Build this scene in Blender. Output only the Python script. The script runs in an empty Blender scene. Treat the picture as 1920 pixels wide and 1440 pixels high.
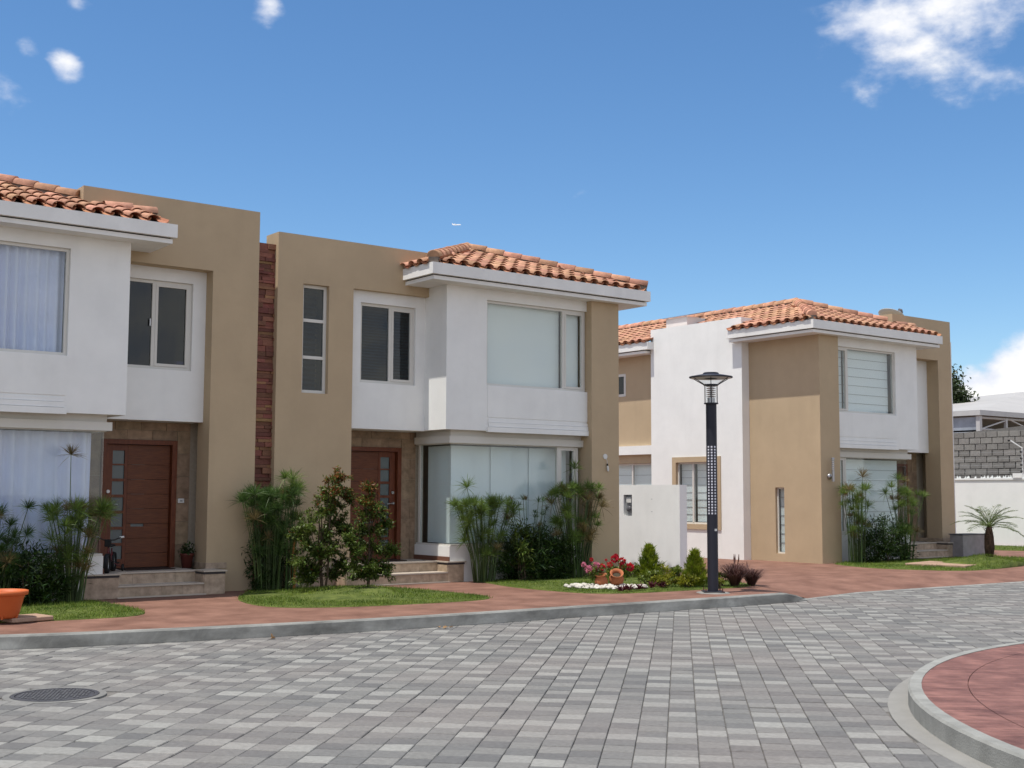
import bpy, bmesh, math, random
import numpy as np
from mathutils import Vector, Matrix

random.seed(7)
RNG = np.random.default_rng(11)
SC = bpy.context.scene
COL = SC.collection
R = math.radians

# ------------------------------------------------------------------ camera
cam = bpy.data.cameras.new('camera')
cam.sensor_width = 36.0
cam.lens = 2338.31 * 36.0 / 1920.0
cam.clip_start = 0.1
cam.clip_end = 6000
camo = bpy.data.objects.new('camera', cam)
COL.objects.link(camo)
cr = Vector((0.79512, -0.60644, 0.00390))
cu = Vector((-0.05650, -0.06767, 0.99611))
cd = Vector((0.60381, 0.79225, 0.08807))
CAMP = Vector((0, 0, 1.6))
m = Matrix((cr, cu, -cd)).transposed().to_4x4()
m.translation = CAMP
camo.matrix_world = m
SC.camera = camo
SC.render.resolution_x, SC.render.resolution_y = 1024, 768

# ------------------------------------------------------------------ sun, sky
SUN = Vector((-1.0, 0.03, 3.1)).normalized()
sun = bpy.data.lights.new('sun', 'SUN')
sun.energy = 2.3
sun.angle = R(0.53)
sun.color = (1.0, 0.955, 0.88)
suno = bpy.data.objects.new('sun', sun)
COL.objects.link(suno)
suno.rotation_euler = SUN.to_track_quat('Z', 'Y').to_euler()
suno.location = (-20, 5, 40)

W = bpy.data.worlds.new('World')
SC.world = W
W.use_nodes = True
nt = W.node_tree
nt.nodes.clear()
def N(t, **kw):
    n = nt.nodes.new(t)
    for k, v in kw.items():
        setattr(n, k, v)
    return n
def LK(a, b): nt.links.new(a, b)
def MTH(op, a, b=None, clamp=False):
    n = N('ShaderNodeMath', operation=op, use_clamp=clamp)
    for i, q in enumerate((a, b)):
        if q is None: continue
        if isinstance(q, (int, float)): n.inputs[i].default_value = q
        else: LK(q, n.inputs[i])
    return n.outputs[0]
sky = N('ShaderNodeTexSky', sky_type='NISHITA', sun_disc=False)
sky.sun_elevation = math.asin(SUN.z)
sky.sun_rotation = math.atan2(SUN.x, SUN.y)
sky.altitude = 2500
sky.air_density = 1.4
sky.dust_density = 0.2
sky.ozone_density = 5.0
bg = N('ShaderNodeBackground')
hsv = N('ShaderNodeHueSaturation'); hsv.inputs['Saturation'].default_value = 1.14
LK(sky.outputs[0], hsv.inputs['Color']); LK(hsv.outputs[0], bg.inputs[0])
bg.inputs[1].default_value = 0.0665
# clouds: fractal noise on the sky direction, denser where cloud banks stand
tc = N('ShaderNodeTexCoord')
nz = N('ShaderNodeTexNoise'); nz.inputs['Scale'].default_value = 7.0; nz.inputs['Detail'].default_value = 9; nz.inputs['Roughness'].default_value = 0.6
mp = N('ShaderNodeMapping'); mp.inputs['Scale'].default_value = (1, 1, 1.7); mp.inputs['Location'].default_value = (3.1, 0.4, 1.2)
LK(tc.outputs['Generated'], mp.inputs[0]); LK(mp.outputs[0], nz.inputs['Vector'])
nz2 = N('ShaderNodeTexNoise'); nz2.inputs['Scale'].default_value = 24.0; nz2.inputs['Detail'].default_value = 6; nz2.inputs['Roughness'].default_value = 0.52
LK(mp.outputs[0], nz2.inputs['Vector'])
# (direction, half-width radians, strength)
BANKS = [((0.795, 0.503, 0.340), .075, .66), ((0.762, 0.55, 0.345), .042, .45), ((0.770, 0.555, 0.312), .04, .40), ((0.785, 0.54, 0.300), .032, .36), ((0.822, 0.478, 0.318), .05, .50),
         ((0.838, 0.44, 0.33), .05, .5), ((0.80, 0.47, 0.37), .07, .6), ((0.751, 0.57, 0.332), .03, .30),
         ((0.277, 0.909, 0.311), .0155, .72), ((0.243, 0.924, 0.293), .022, .62), ((0.251, 0.914, 0.319), .015, .45),
         ((0.406, 0.838, 0.366), .014, .55), ((0.63, 0.74, 0.236), .016, .36), ((0.28, 0.894, 0.353), .012, .42),
         ((0.857, 0.508, 0.080), .030, 1.5), ((0.848, 0.526, 0.070), .028, 1.4), ((0.868, 0.486, 0.084), .038, 1.5), ((0.838, 0.542, 0.058), .026, 1.3),
         ((0.9, 0.42, 0.06), .045, .9)]
acc = None
for dv, hw, st in BANKS:
    dvn = Vector(dv).normalized()
    dist = N('ShaderNodeVectorMath', operation='DISTANCE')
    LK(tc.outputs['Generated'], dist.inputs[0]); dist.inputs[1].default_value = dvn
    mr = N('ShaderNodeMapRange', interpolation_type='SMOOTHSTEP')
    LK(dist.outputs['Value'], mr.inputs[0])
    mr.inputs[1].default_value = 0.0; mr.inputs[2].default_value = hw * 1.6
    mr.inputs[3].default_value = st; mr.inputs[4].default_value = 0.0
    acc = mr.outputs[0] if acc is None else MTH('MAXIMUM', acc, mr.outputs[0])
# cumulus added only outside the view to brighten shaded fronts, thicker towards the horizon
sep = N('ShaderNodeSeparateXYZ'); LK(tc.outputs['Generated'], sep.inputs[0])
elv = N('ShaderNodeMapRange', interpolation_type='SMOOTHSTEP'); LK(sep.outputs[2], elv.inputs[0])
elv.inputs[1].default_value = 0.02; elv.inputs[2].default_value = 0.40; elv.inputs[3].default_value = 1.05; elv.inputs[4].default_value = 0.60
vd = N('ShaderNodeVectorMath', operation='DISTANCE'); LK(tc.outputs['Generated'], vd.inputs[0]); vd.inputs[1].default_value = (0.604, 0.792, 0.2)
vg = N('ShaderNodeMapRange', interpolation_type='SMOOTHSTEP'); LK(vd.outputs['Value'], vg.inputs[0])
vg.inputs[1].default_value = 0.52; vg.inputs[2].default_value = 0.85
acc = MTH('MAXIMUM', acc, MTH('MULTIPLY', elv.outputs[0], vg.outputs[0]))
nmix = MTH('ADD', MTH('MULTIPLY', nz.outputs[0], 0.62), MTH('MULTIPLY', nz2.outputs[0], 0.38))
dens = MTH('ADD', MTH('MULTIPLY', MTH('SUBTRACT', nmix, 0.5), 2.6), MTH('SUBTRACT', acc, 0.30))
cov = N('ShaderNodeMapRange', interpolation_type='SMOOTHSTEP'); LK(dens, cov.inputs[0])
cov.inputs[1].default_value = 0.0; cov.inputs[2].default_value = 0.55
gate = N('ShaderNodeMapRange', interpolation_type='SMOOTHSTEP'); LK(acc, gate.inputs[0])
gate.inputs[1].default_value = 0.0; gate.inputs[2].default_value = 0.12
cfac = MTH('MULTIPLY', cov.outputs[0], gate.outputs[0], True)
cr_ = N('ShaderNodeValToRGB')
LK(MTH('ADD', MTH('MULTIPLY', dens, 0.8), MTH('MULTIPLY', MTH('SUBTRACT', nz2.outputs[0], 0.5), 1.2)), cr_.inputs[0])
cr_.color_ramp.elements[0].position = 0.0; cr_.color_ramp.elements[0].color = (0.52, 0.57, 0.70, 1)
cr_.color_ramp.elements[1].position = 0.75; cr_.color_ramp.elements[1].color = (0.84, 0.83, 0.81, 1)
bgc = N('ShaderNodeBackground'); LK(cr_.outputs[0], bgc.inputs[0]); bgc.inputs[1].default_value = 0.63
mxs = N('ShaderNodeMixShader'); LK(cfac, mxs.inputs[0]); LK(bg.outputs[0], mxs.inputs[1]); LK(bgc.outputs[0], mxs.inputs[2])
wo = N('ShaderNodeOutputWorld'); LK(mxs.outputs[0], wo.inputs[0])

SC.view_settings.view_transform = 'Standard'
SC.view_settings.look = 'None'
SC.view_settings.gamma = 1
SC.view_settings.exposure = 1.08

# ------------------------------------------------------------------ materials
MATS = {}
def mat(name, col, rough=0.8, var=0.06, scale=6.0, bump=0.0, bscale=60.0, rnd=0.0, rndsrc='obj', spec=0.3, metal=0.0, col2=None, trans=0.0, coords='Object', stretch=None):
    if name in MATS: return MATS[name]
    M = bpy.data.materials.new(name); M.use_nodes = True
    t = M.node_tree; t.nodes.clear()
    o = t.nodes.new('ShaderNodeOutputMaterial'); p = t.nodes.new('ShaderNodeBsdfPrincipled')
    p.inputs['Roughness'].default_value = rough; p.inputs['Metallic'].default_value = metal
    p.inputs['Specular IOR Level'].default_value = spec
    tcn = t.nodes.new('ShaderNodeTexCoord'); vec = tcn.outputs[coords]
    if coords == 'Object' or coords == 'Generated':
        g = t.nodes.new('ShaderNodeNewGeometry'); vec = g.outputs['Position']
    if stretch:
        mpp = t.nodes.new('ShaderNodeMapping'); mpp.inputs['Scale'].default_value = stretch
        t.links.new(vec, mpp.inputs[0]); vec = mpp.outputs[0]
    c2 = col2 or tuple(min(1, c * 1.0) for c in col)
    n1 = t.nodes.new('ShaderNodeTexNoise'); n1.inputs['Scale'].default_value = scale; n1.inputs['Detail'].default_value = 6; n1.inputs['Roughness'].default_value = 0.6
    t.links.new(vec, n1.inputs['Vector'])
    mx = t.nodes.new('ShaderNodeMix'); mx.data_type = 'RGBA'
    mr = t.nodes.new('ShaderNodeMapRange'); mr.inputs[1].default_value = 0.3; mr.inputs[2].default_value = 0.7
    t.links.new(n1.outputs[0], mr.inputs[0]); t.links.new(mr.outputs[0], mx.inputs[0])
    a = tuple(c * (1 - var) for c in col); b = tuple(min(1, c * (1 + var)) for c in c2)
    mx.inputs[6].default_value = (*a, 1); mx.inputs[7].default_value = (*b, 1)
    out = mx.outputs[2]
    if rnd > 0:
        if rndsrc == 'obj':
            oi = t.nodes.new('ShaderNodeObjectInfo'); rv = oi.outputs['Random']
        else:
            gi = t.nodes.new('ShaderNodeNewGeometry'); rv = gi.outputs['Random Per Island']
        h = t.nodes.new('ShaderNodeHueSaturation')
        m1 = t.nodes.new('ShaderNodeMapRange'); m1.inputs[3].default_value = 1 - rnd; m1.inputs[4].default_value = 1 + rnd
        t.links.new(rv, m1.inputs[0]); t.links.new(m1.outputs[0], h.inputs['Value']); t.links.new(out, h.inputs['Color'])
        m2 = t.nodes.new('ShaderNodeMath'); m2.operation = 'FRACT'
        m3 = t.nodes.new('ShaderNodeMath'); m3.operation = 'MULTIPLY'; m3.inputs[1].default_value = 7.31
        t.links.new(rv, m3.inputs[0]); t.links.new(m3.outputs[0], m2.inputs[0])
        m4 = t.nodes.new('ShaderNodeMapRange'); m4.inputs[3].default_value = 0.5 - rnd * 0.05; m4.inputs[4].default_value = 0.5 + rnd * 0.05
        t.links.new(m2.outputs[0], m4.inputs[0]); t.links.new(m4.outputs[0], h.inputs['Hue'])
        out = h.outputs['Color']
    t.links.new(out, p.inputs['Base Color'])
    if bump > 0:
        nb = t.nodes.new('ShaderNodeTexNoise'); nb.inputs['Scale'].default_value = bscale; nb.inputs['Detail'].default_value = 5
        t.links.new(vec, nb.inputs['Vector'])
        bp = t.nodes.new('ShaderNodeBump'); bp.inputs['Strength'].default_value = bump; bp.inputs['Distance'].default_value = 0.02
        t.links.new(nb.outputs[0], bp.inputs['Height']); t.links.new(bp.outputs[0], p.inputs['Normal'])
    if trans > 0:
        tr = t.nodes.new('ShaderNodeBsdfTranslucent'); t.links.new(out, tr.inputs[0])
        ms = t.nodes.new('ShaderNodeMixShader'); ms.inputs[0].default_value = trans
        t.links.new(p.outputs[0], ms.inputs[1]); t.links.new(tr.outputs[0], ms.inputs[2]); t.links.new(ms.outputs[0], o.inputs[0])
    else:
        t.links.new(p.outputs[0], o.inputs[0])
    MATS[name] = M
    return M

def glass_mat(name, tint, refl=1.0, base=0.0):
    M = bpy.data.materials.new(name); M.use_nodes = True
    t = M.node_tree; t.nodes.clear()
    o = t.nodes.new('ShaderNodeOutputMaterial')
    tr = t.nodes.new('ShaderNodeBsdfTransparent'); tr.inputs[0].default_value = (*tint, 1)
    gl = t.nodes.new('ShaderNodeBsdfGlossy'); gl.inputs['Roughness'].default_value = 0.015
    lw = t.nodes.new('ShaderNodeLayerWeight'); lw.inputs[0].default_value = .5      # 1 - |cos|, the same for both sides of the pane
    p5 = t.nodes.new('ShaderNodeMath'); p5.operation = 'POWER'; p5.inputs[1].default_value = 5.0; t.links.new(lw.outputs['Facing'], p5.inputs[0])
    mm = t.nodes.new('ShaderNodeMath'); mm.operation = 'MULTIPLY_ADD'; mm.inputs[1].default_value = .95 * refl; mm.inputs[2].default_value = .043 * refl + base; mm.use_clamp = True
    t.links.new(p5.outputs[0], mm.inputs[0])
    nzg = t.nodes.new('ShaderNodeTexNoise'); nzg.inputs['Scale'].default_value = 1.3
    bp = t.nodes.new('ShaderNodeBump'); bp.inputs['Strength'].default_value = 0.02; bp.inputs['Distance'].default_value = 0.1
    t.links.new(nzg.outputs[0], bp.inputs['Height']); t.links.new(bp.outputs[0], gl.inputs['Normal'])
    ms = t.nodes.new('ShaderNodeMixShader')
    t.links.new(mm.outputs[0], ms.inputs[0]); t.links.new(tr.outputs[0], ms.inputs[1]); t.links.new(gl.outputs[0], ms.inputs[2]); t.links.new(ms.outputs[0], o.inputs[0])
    MATS[name] = M
    return M

def paver_mat(name, src):
    M = mat(name, (.3, .3, .29), 0.9, .05, 25, bump=.25, bscale=140, spec=.2)
    t = M.node_tree
    p = [n for n in t.nodes if n.type == 'BSDF_PRINCIPLED'][0]
    mx = [n for n in t.nodes if n.type == 'MIX'][0]
    if src == 'obj':
        sc_ = t.nodes.new('ShaderNodeSeparateColor'); t.links.new(t.nodes.new('ShaderNodeObjectInfo').outputs['Color'], sc_.inputs[0]); rv = sc_.outputs[0]
    else:
        at_ = t.nodes.new('ShaderNodeAttribute'); at_.attribute_name = 'tone'; rv = at_.outputs['Fac']
    rp = t.nodes.new('ShaderNodeValToRGB'); rp.color_ramp.interpolation = 'CONSTANT'
    el = rp.color_ramp.elements
    cols = [(0, (.128, .127, .125)), (.11, (.144, .143, .139)), (.25, (.159, .157, .151)), (.41, (.171, .169, .161)), (.55, (.183, .180, .170)), (.67, (.201, .197, .186)), (.79, (.243, .240, .225)), (.90, (.268, .265, .247))]
    el[0].position = 0; el[0].color = (*cols[0][1], 1)
    el[1].position = cols[1][0]; el[1].color = (*cols[1][1], 1)
    for pos, c in cols[2:]:
        e = el.new(pos); e.color = (*c, 1)
    t.links.new(rv, rp.inputs[0])
    # dusty pink wash and grime over large areas
    g = t.nodes.new('ShaderNodeNewGeometry')
    nb = t.nodes.new('ShaderNodeTexNoise'); nb.inputs['Scale'].default_value = .55; nb.inputs['Detail'].default_value = 5
    t.links.new(g.outputs['Position'], nb.inputs['Vector'])
    ramp = t.nodes.new('ShaderNodeMapRange'); ramp.inputs[1].default_value = .42; ramp.inputs[2].default_value = .75; ramp.inputs[3].default_value = 0; ramp.inputs[4].default_value = .5
    t.links.new(nb.outputs[0], ramp.inputs[0])
    m1 = t.nodes.new('ShaderNodeMix'); m1.data_type = 'RGBA'; m1.inputs[7].default_value = (.215, .188, .174, 1)
    t.links.new(ramp.outputs[0], m1.inputs[0]); t.links.new(rp.outputs[0], m1.inputs[6])
    m2 = t.nodes.new('ShaderNodeMix'); m2.data_type = 'RGBA'; m2.blend_type = 'MULTIPLY'; m2.inputs[0].default_value = 1
    mx.inputs[6].default_value = (.84, .84, .84, 1); mx.inputs[7].default_value = (1.10, 1.10, 1.10, 1)
    nd = t.nodes.new('ShaderNodeTexNoise'); nd.inputs['Scale'].default_value = 1.1; nd.inputs['Detail'].default_value = 9; nd.inputs['Roughness'].default_value = .75; t.links.new(g.outputs['Position'], nd.inputs['Vector'])
    rd = t.nodes.new('ShaderNodeMapRange'); rd.inputs[1].default_value = .60; rd.inputs[2].default_value = .78; rd.inputs[3].default_value = 1.0; rd.inputs[4].default_value = .72; t.links.new(nd.outputs[0], rd.inputs[0])
    vs = t.nodes.new('ShaderNodeVectorMath'); vs.operation = 'SCALE'; t.links.new(m1.outputs[2], vs.inputs[0]); t.links.new(rd.outputs[0], vs.inputs['Scale'])
    t.links.new(vs.outputs[0], m2.inputs[6]); t.links.new(mx.outputs[2], m2.inputs[7])
    t.links.new(m2.outputs[2], p.inputs['Base Color'])
    return M

def wood_mat(name, a, b, rough=.45, rnd=0.0, axis=(1, 1, 14)):
    M = mat(name, a, rough, .12, 5, bump=.12, bscale=40, col2=b, spec=.4, rnd=rnd, stretch=axis)
    return M

white = mat('white_stucco', (.80, .80, .775), .9, .022, 1.6, bump=.12, bscale=160)
def weather(M, amt, streak):
    t = M.node_tree; p = [n for n in t.nodes if n.type == 'BSDF_PRINCIPLED'][0]
    src = p.inputs['Base Color'].links[0].from_socket
    g = t.nodes.new('ShaderNodeNewGeometry')
    mpp = t.nodes.new('ShaderNodeMapping'); mpp.inputs['Scale'].default_value = (3.2, 3.2, .45); t.links.new(g.outputs['Position'], mpp.inputs[0])
    a = t.nodes.new('ShaderNodeTexNoise'); a.inputs['Scale'].default_value = 1.0; a.inputs['Detail'].default_value = 7; t.links.new(mpp.outputs[0], a.inputs['Vector'])
    c = t.nodes.new('ShaderNodeTexNoise'); c.inputs['Scale'].default_value = .8; c.inputs['Detail'].default_value = 8; c.inputs['Roughness'].default_value = .7; t.links.new(g.outputs['Position'], c.inputs['Vector'])
    r1 = t.nodes.new('ShaderNodeMapRange'); r1.inputs[1].default_value = .52; r1.inputs[2].default_value = .8; r1.inputs[3].default_value = 1; r1.inputs[4].default_value = 1 - streak; t.links.new(a.outputs[0], r1.inputs[0])
    r2 = t.nodes.new('ShaderNodeMapRange'); r2.inputs[1].default_value = .3; r2.inputs[2].default_value = .7; r2.inputs[3].default_value = 1 - amt; r2.inputs[4].default_value = 1 + amt; t.links.new(c.outputs[0], r2.inputs[0])
    mm = t.nodes.new('ShaderNodeMath'); mm.operation = 'MULTIPLY'; t.links.new(r1.outputs[0], mm.inputs[0]); t.links.new(r2.outputs[0], mm.inputs[1])
    v = t.nodes.new('ShaderNodeVectorMath'); v.operation = 'SCALE'; t.links.new(src, v.inputs[0]); t.links.new(mm.outputs[0], v.inputs['Scale'])
    t.links.new(v.outputs[0], p.inputs['Base Color'])
weather(white, .03, .05)
fascia_m = mat('white_fascia_paint', (.77, .76, .73), .85, .045, 2.2, bump=.1, bscale=120)
cream = mat('cream_trim_paint', (.62, .60, .55), .8, .03, 2.0)
tan = mat('tan_stucco', (.468, .358, .232), .92, .035, 1.3, bump=.22, bscale=150)
weather(tan, .05, .055); weather(fascia_m, .05, .10)
frame_m = mat('white_window_frame', (.64, .62, .57), .45, .02, 3, spec=.4)
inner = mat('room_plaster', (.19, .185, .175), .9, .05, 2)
dark = mat('dark_gap', (.02, .02, .02), .9)
stone = mat('travertine_tile', (.235, .165, .105), .55, .22, 7, bump=.1, bscale=30, rnd=.14, col2=(.29, .205, .135))
steptile = mat('marble_step_tile', (.33, .25, .175), .5, .2, 9, bump=.06, bscale=30, rnd=.08, col2=(.41, .315, .23))
tread = mat('pale_tread', (.46, .40, .33), .5, .08, 10)
grout = mat('grout', (.36, .31, .24), .95, .1, 20)
wood = wood_mat('red_wood', (.088, .024, .008), (.150, .044, .014), .5, axis=(1.2, 1.2, 16))
woodf = wood_mat('door_frame_wood', (.105, .026, .009), (.150, .040, .014), .5, axis=(9, 9, 1.2))
strip = wood_mat('reclaimed_wood', (.150, .058, .038), (.215, .088, .058), .75, rnd=.34, axis=(4, 4, 22))
stripy = wood_mat('pale_reclaimed_wood', (.24, .125, .06), (.29, .16, .075), .75, rnd=.25, axis=(4, 4, 22))
metal = mat('brushed_steel', (.40, .40, .41), .35, .03, 5, metal=1.0)
glass = glass_mat('window_glass', (.95, .975, .97), 1.0, .0)
glassd = glass_mat('tinted_glass', (.50, .56, .58), 1.0, .0)
frost = mat('frosted_glass', (.085, .11, .115), .25, .05, 3, spec=.6)
tile = mat('clay_tile', (.43, .225, .140), .88, .18, 7, bump=.25, bscale=50, rnd=.22, col2=(.51, .275, .18))
tiled = mat('clay_channel', (.42, .195, .11), .9, .15, 9, rnd=.14)
mortar = mat('roof_mortar', (.20, .165, .14), .95, .25, 14, bump=.3, bscale=40)
conc = mat('kerb_concrete', (.225, .225, .208), .9, .14, 3.2, bump=.25, bscale=70, col2=(.27, .27, .25))
concl = mat('gutter_concrete', (.235, .228, .21), .9, .09, 4, bump=.2, bscale=60)
soil = mat('soil', (.055, .045, .028), 1, .3, 9, bump=.6, bscale=30)
earth = mat('earth_ground', (.16, .13, .09), 1, .3, .6)
joint = mat('joint_sand', (.15, .14, .128), 1, .2, 15)
red = mat('stamped_red_concrete', (.158, .074, .050), .75, .20, 1.9, bump=.35, bscale=34, col2=(.212, .112, .080), spec=.3, stretch=(1, 1, 1))
redi = mat('island_red_concrete', (.150, .064, .054), .7, .26, 3.4, bump=.55, bscale=20, col2=(.215, .104, .084), spec=.3, stretch=(1.25, .85, 1))
def stamp(M, lo, hi, along, across, ang, bump):
    t = M.node_tree; p = [n for n in t.nodes if n.type == 'BSDF_PRINCIPLED'][0]
    src = p.inputs['Base Color'].links[0].from_socket
    g = t.nodes.new('ShaderNodeNewGeometry')
    r0 = t.nodes.new('ShaderNodeMapping'); r0.inputs['Rotation'].default_value = (0, 0, ang); t.links.new(g.outputs['Position'], r0.inputs[0])
    r1 = t.nodes.new('ShaderNodeMapping'); r1.inputs['Scale'].default_value = (along, across, 1); t.links.new(r0.outputs[0], r1.inputs[0])
    a = t.nodes.new('ShaderNodeTexNoise'); a.inputs['Scale'].default_value = 1; a.inputs['Detail'].default_value = 9; a.inputs['Roughness'].default_value = .72; a.inputs['Distortion'].default_value = .6; t.links.new(r1.outputs[0], a.inputs['Vector'])
    q = t.nodes.new('ShaderNodeMapRange'); q.inputs[1].default_value = .34; q.inputs[2].default_value = .66; q.inputs[3].default_value = lo; q.inputs[4].default_value = hi; t.links.new(a.outputs[0], q.inputs[0])
    v = t.nodes.new('ShaderNodeVectorMath'); v.operation = 'SCALE'; t.links.new(src, v.inputs[0]); t.links.new(q.outputs[0], v.inputs['Scale']); t.links.new(v.outputs[0], p.inputs['Base Color'])
    bp = t.nodes.new('ShaderNodeBump'); bp.inputs['Strength'].default_value = bump; bp.inputs['Distance'].default_value = .015; t.links.new(a.outputs[0], bp.inputs['Height']); t.links.new(bp.outputs[0], p.inputs['Normal'])
stamp(red, .90, 1.09, 2.4, 11, R(8), .4); stamp(redi, .68, 1.22, 2.2, 13, R(37), .8)
turf = mat('turf_soil', (.060, .095, .015), 1, .35, 4, bump=.6, bscale=40, col2=(.095, .115, .025))
grass_m = mat('grass_blade', (.058, .135, .012), .6, .3, 2.2, rnd=.36, rndsrc='isl', trans=.28, col2=(.165, .215, .030))
plast_or = mat('orange_plastic', (.50, .115, .03), .55, .05, 6, spec=.35)
terra = mat('terracotta', (.38, .13, .055), .85, .12, 12, bump=.2)
blackm = mat('black_rubber', (.012, .012, .013), .6, .1, 20)
lampm = mat('lamp_paint', (.017, .018, .028), .55, .12, 9, spec=.35)
redp = mat('red_paint', (.10, .012, .016), .4)
wplast = mat('white_plastic', (.66, .66, .64), .4, .02, 5, spec=.4)
iron = mat('cast_iron', (.055, .055, .062), .6, .3, 30, bump=.4, bscale=60)
stonew = mat('white_pebble', (.50, .465, .41), .8, .12, 14, bump=.3, bscale=30, rnd=.14)
cblock = mat('concrete_block', (.215, .205, .188), .95, .12, 8, bump=.5, bscale=40, rnd=.16)
cmort = mat('block_mortar', (.165, .158, .148), 1, .15, 9, bump=.5)
sheet = mat('white_sheet_roof', (.40, .385, .365), .6, .07, .5)
steelp = mat('painted_steel', (.50, .50, .49), .5, .05, 3)
curt = mat('sheer_curtain', (.66, .69, .86), .9, .05, 2)
curtw = mat('pale_panel_curtain', (.74, .80, .82), .9, .03, 1)
blindm = mat('pale_roller_blind', (.82, .85, .84), .8, .015, 1, trans=.05)
romanm = mat('white_roman_blind', (.82, .86, .87), .8, .02, 1, trans=.05)
rod = mat('blind_rod', (.30, .31, .32), .6)

def leafmat(name, a, b, rnd=.3, trans=.3, rough=.45):
    return mat(name, a, rough, .2, 3, rnd=rnd, rndsrc='isl', trans=trans, col2=b, spec=.35)
L_shrub = leafmat('shrub_leaf', (.040, .075, .012), (.115, .155, .030), .5)
L_red = leafmat('young_red_leaf', (.15, .045, .015), (.22, .09, .03), .35)
L_dark = leafmat('dark_leaf', (.016, .040, .008), (.040, .075, .014), .45)
L_pap = leafmat('papyrus_ray', (.095, .165, .026), (.175, .245, .06), .35, .4)
L_papd = leafmat('papyrus_ray_dark', (.045, .095, .020), (.085, .150, .04), .35, .4)
L_papb = leafmat('papyrus_ray_dry', (.16, .12, .05), (.21, .16, .07), .3, .3)
L_stem = leafmat('papyrus_stem', (.030, .060, .014), (.070, .105, .028), .4, .1)
L_con = leafmat('cypress_frond', (.105, .165, .014), (.235, .275, .022), .35, .35)
L_low = leafmat('golden_shrub_leaf', (.125, .150, .012), (.255, .245, .02), .35, .35)
L_lowg = leafmat('green_shrub_leaf', (.070, .115, .014), (.145, .180, .025), .35, .35)
L_brom = leafmat('maroon_leaf', (.050, .008, .014), (.095, .016, .026), .35, .15)
L_fount = leafmat('purple_blade', (.075, .035, .030), (.125, .065, .055), .35, .25)
L_palm = leafmat('palm_leaflet', (.060, .095, .022), (.125, .160, .05), .35, .25)
L_tree = leafmat('tree_leaf', (.016, .032, .010), (.045, .065, .020), .4, .15)
petal_r = leafmat('red_petal', (.50, .012, .030), (.62, .03, .06), .2, .3)
petal_p = leafmat('pink_petal', (.55, .10, .22), (.7, .3, .4), .2, .3)
bark = mat('bark', (.085, .06, .04), .95, .3, 18, bump=.5)
palmbark = mat('palm_bark', (.060, .035, .022), .95, .4, 25, bump=.8)

# ------------------------------------------------------------------ mesh helpers
def tag(o, label=None, cat=None, group=None, kind=None):
    if label: o['label'] = label
    if cat: o['category'] = cat
    if group: o['group'] = group
    if kind: o['kind'] = kind
    return o
def empty(name, loc=(0, 0, 0), rz=0.0):
    o = bpy.data.objects.new(name, None)
    o.empty_display_size = .2
    COL.objects.link(o); o.location = loc; o.rotation_euler = (0, 0, rz)
    return o
def link(name, me, parent=None, M=None):
    o = bpy.data.objects.new(name, me)
    COL.objects.link(o)
    if parent: o.parent = parent
    if M is not None: o.matrix_local = M
    return o

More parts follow.
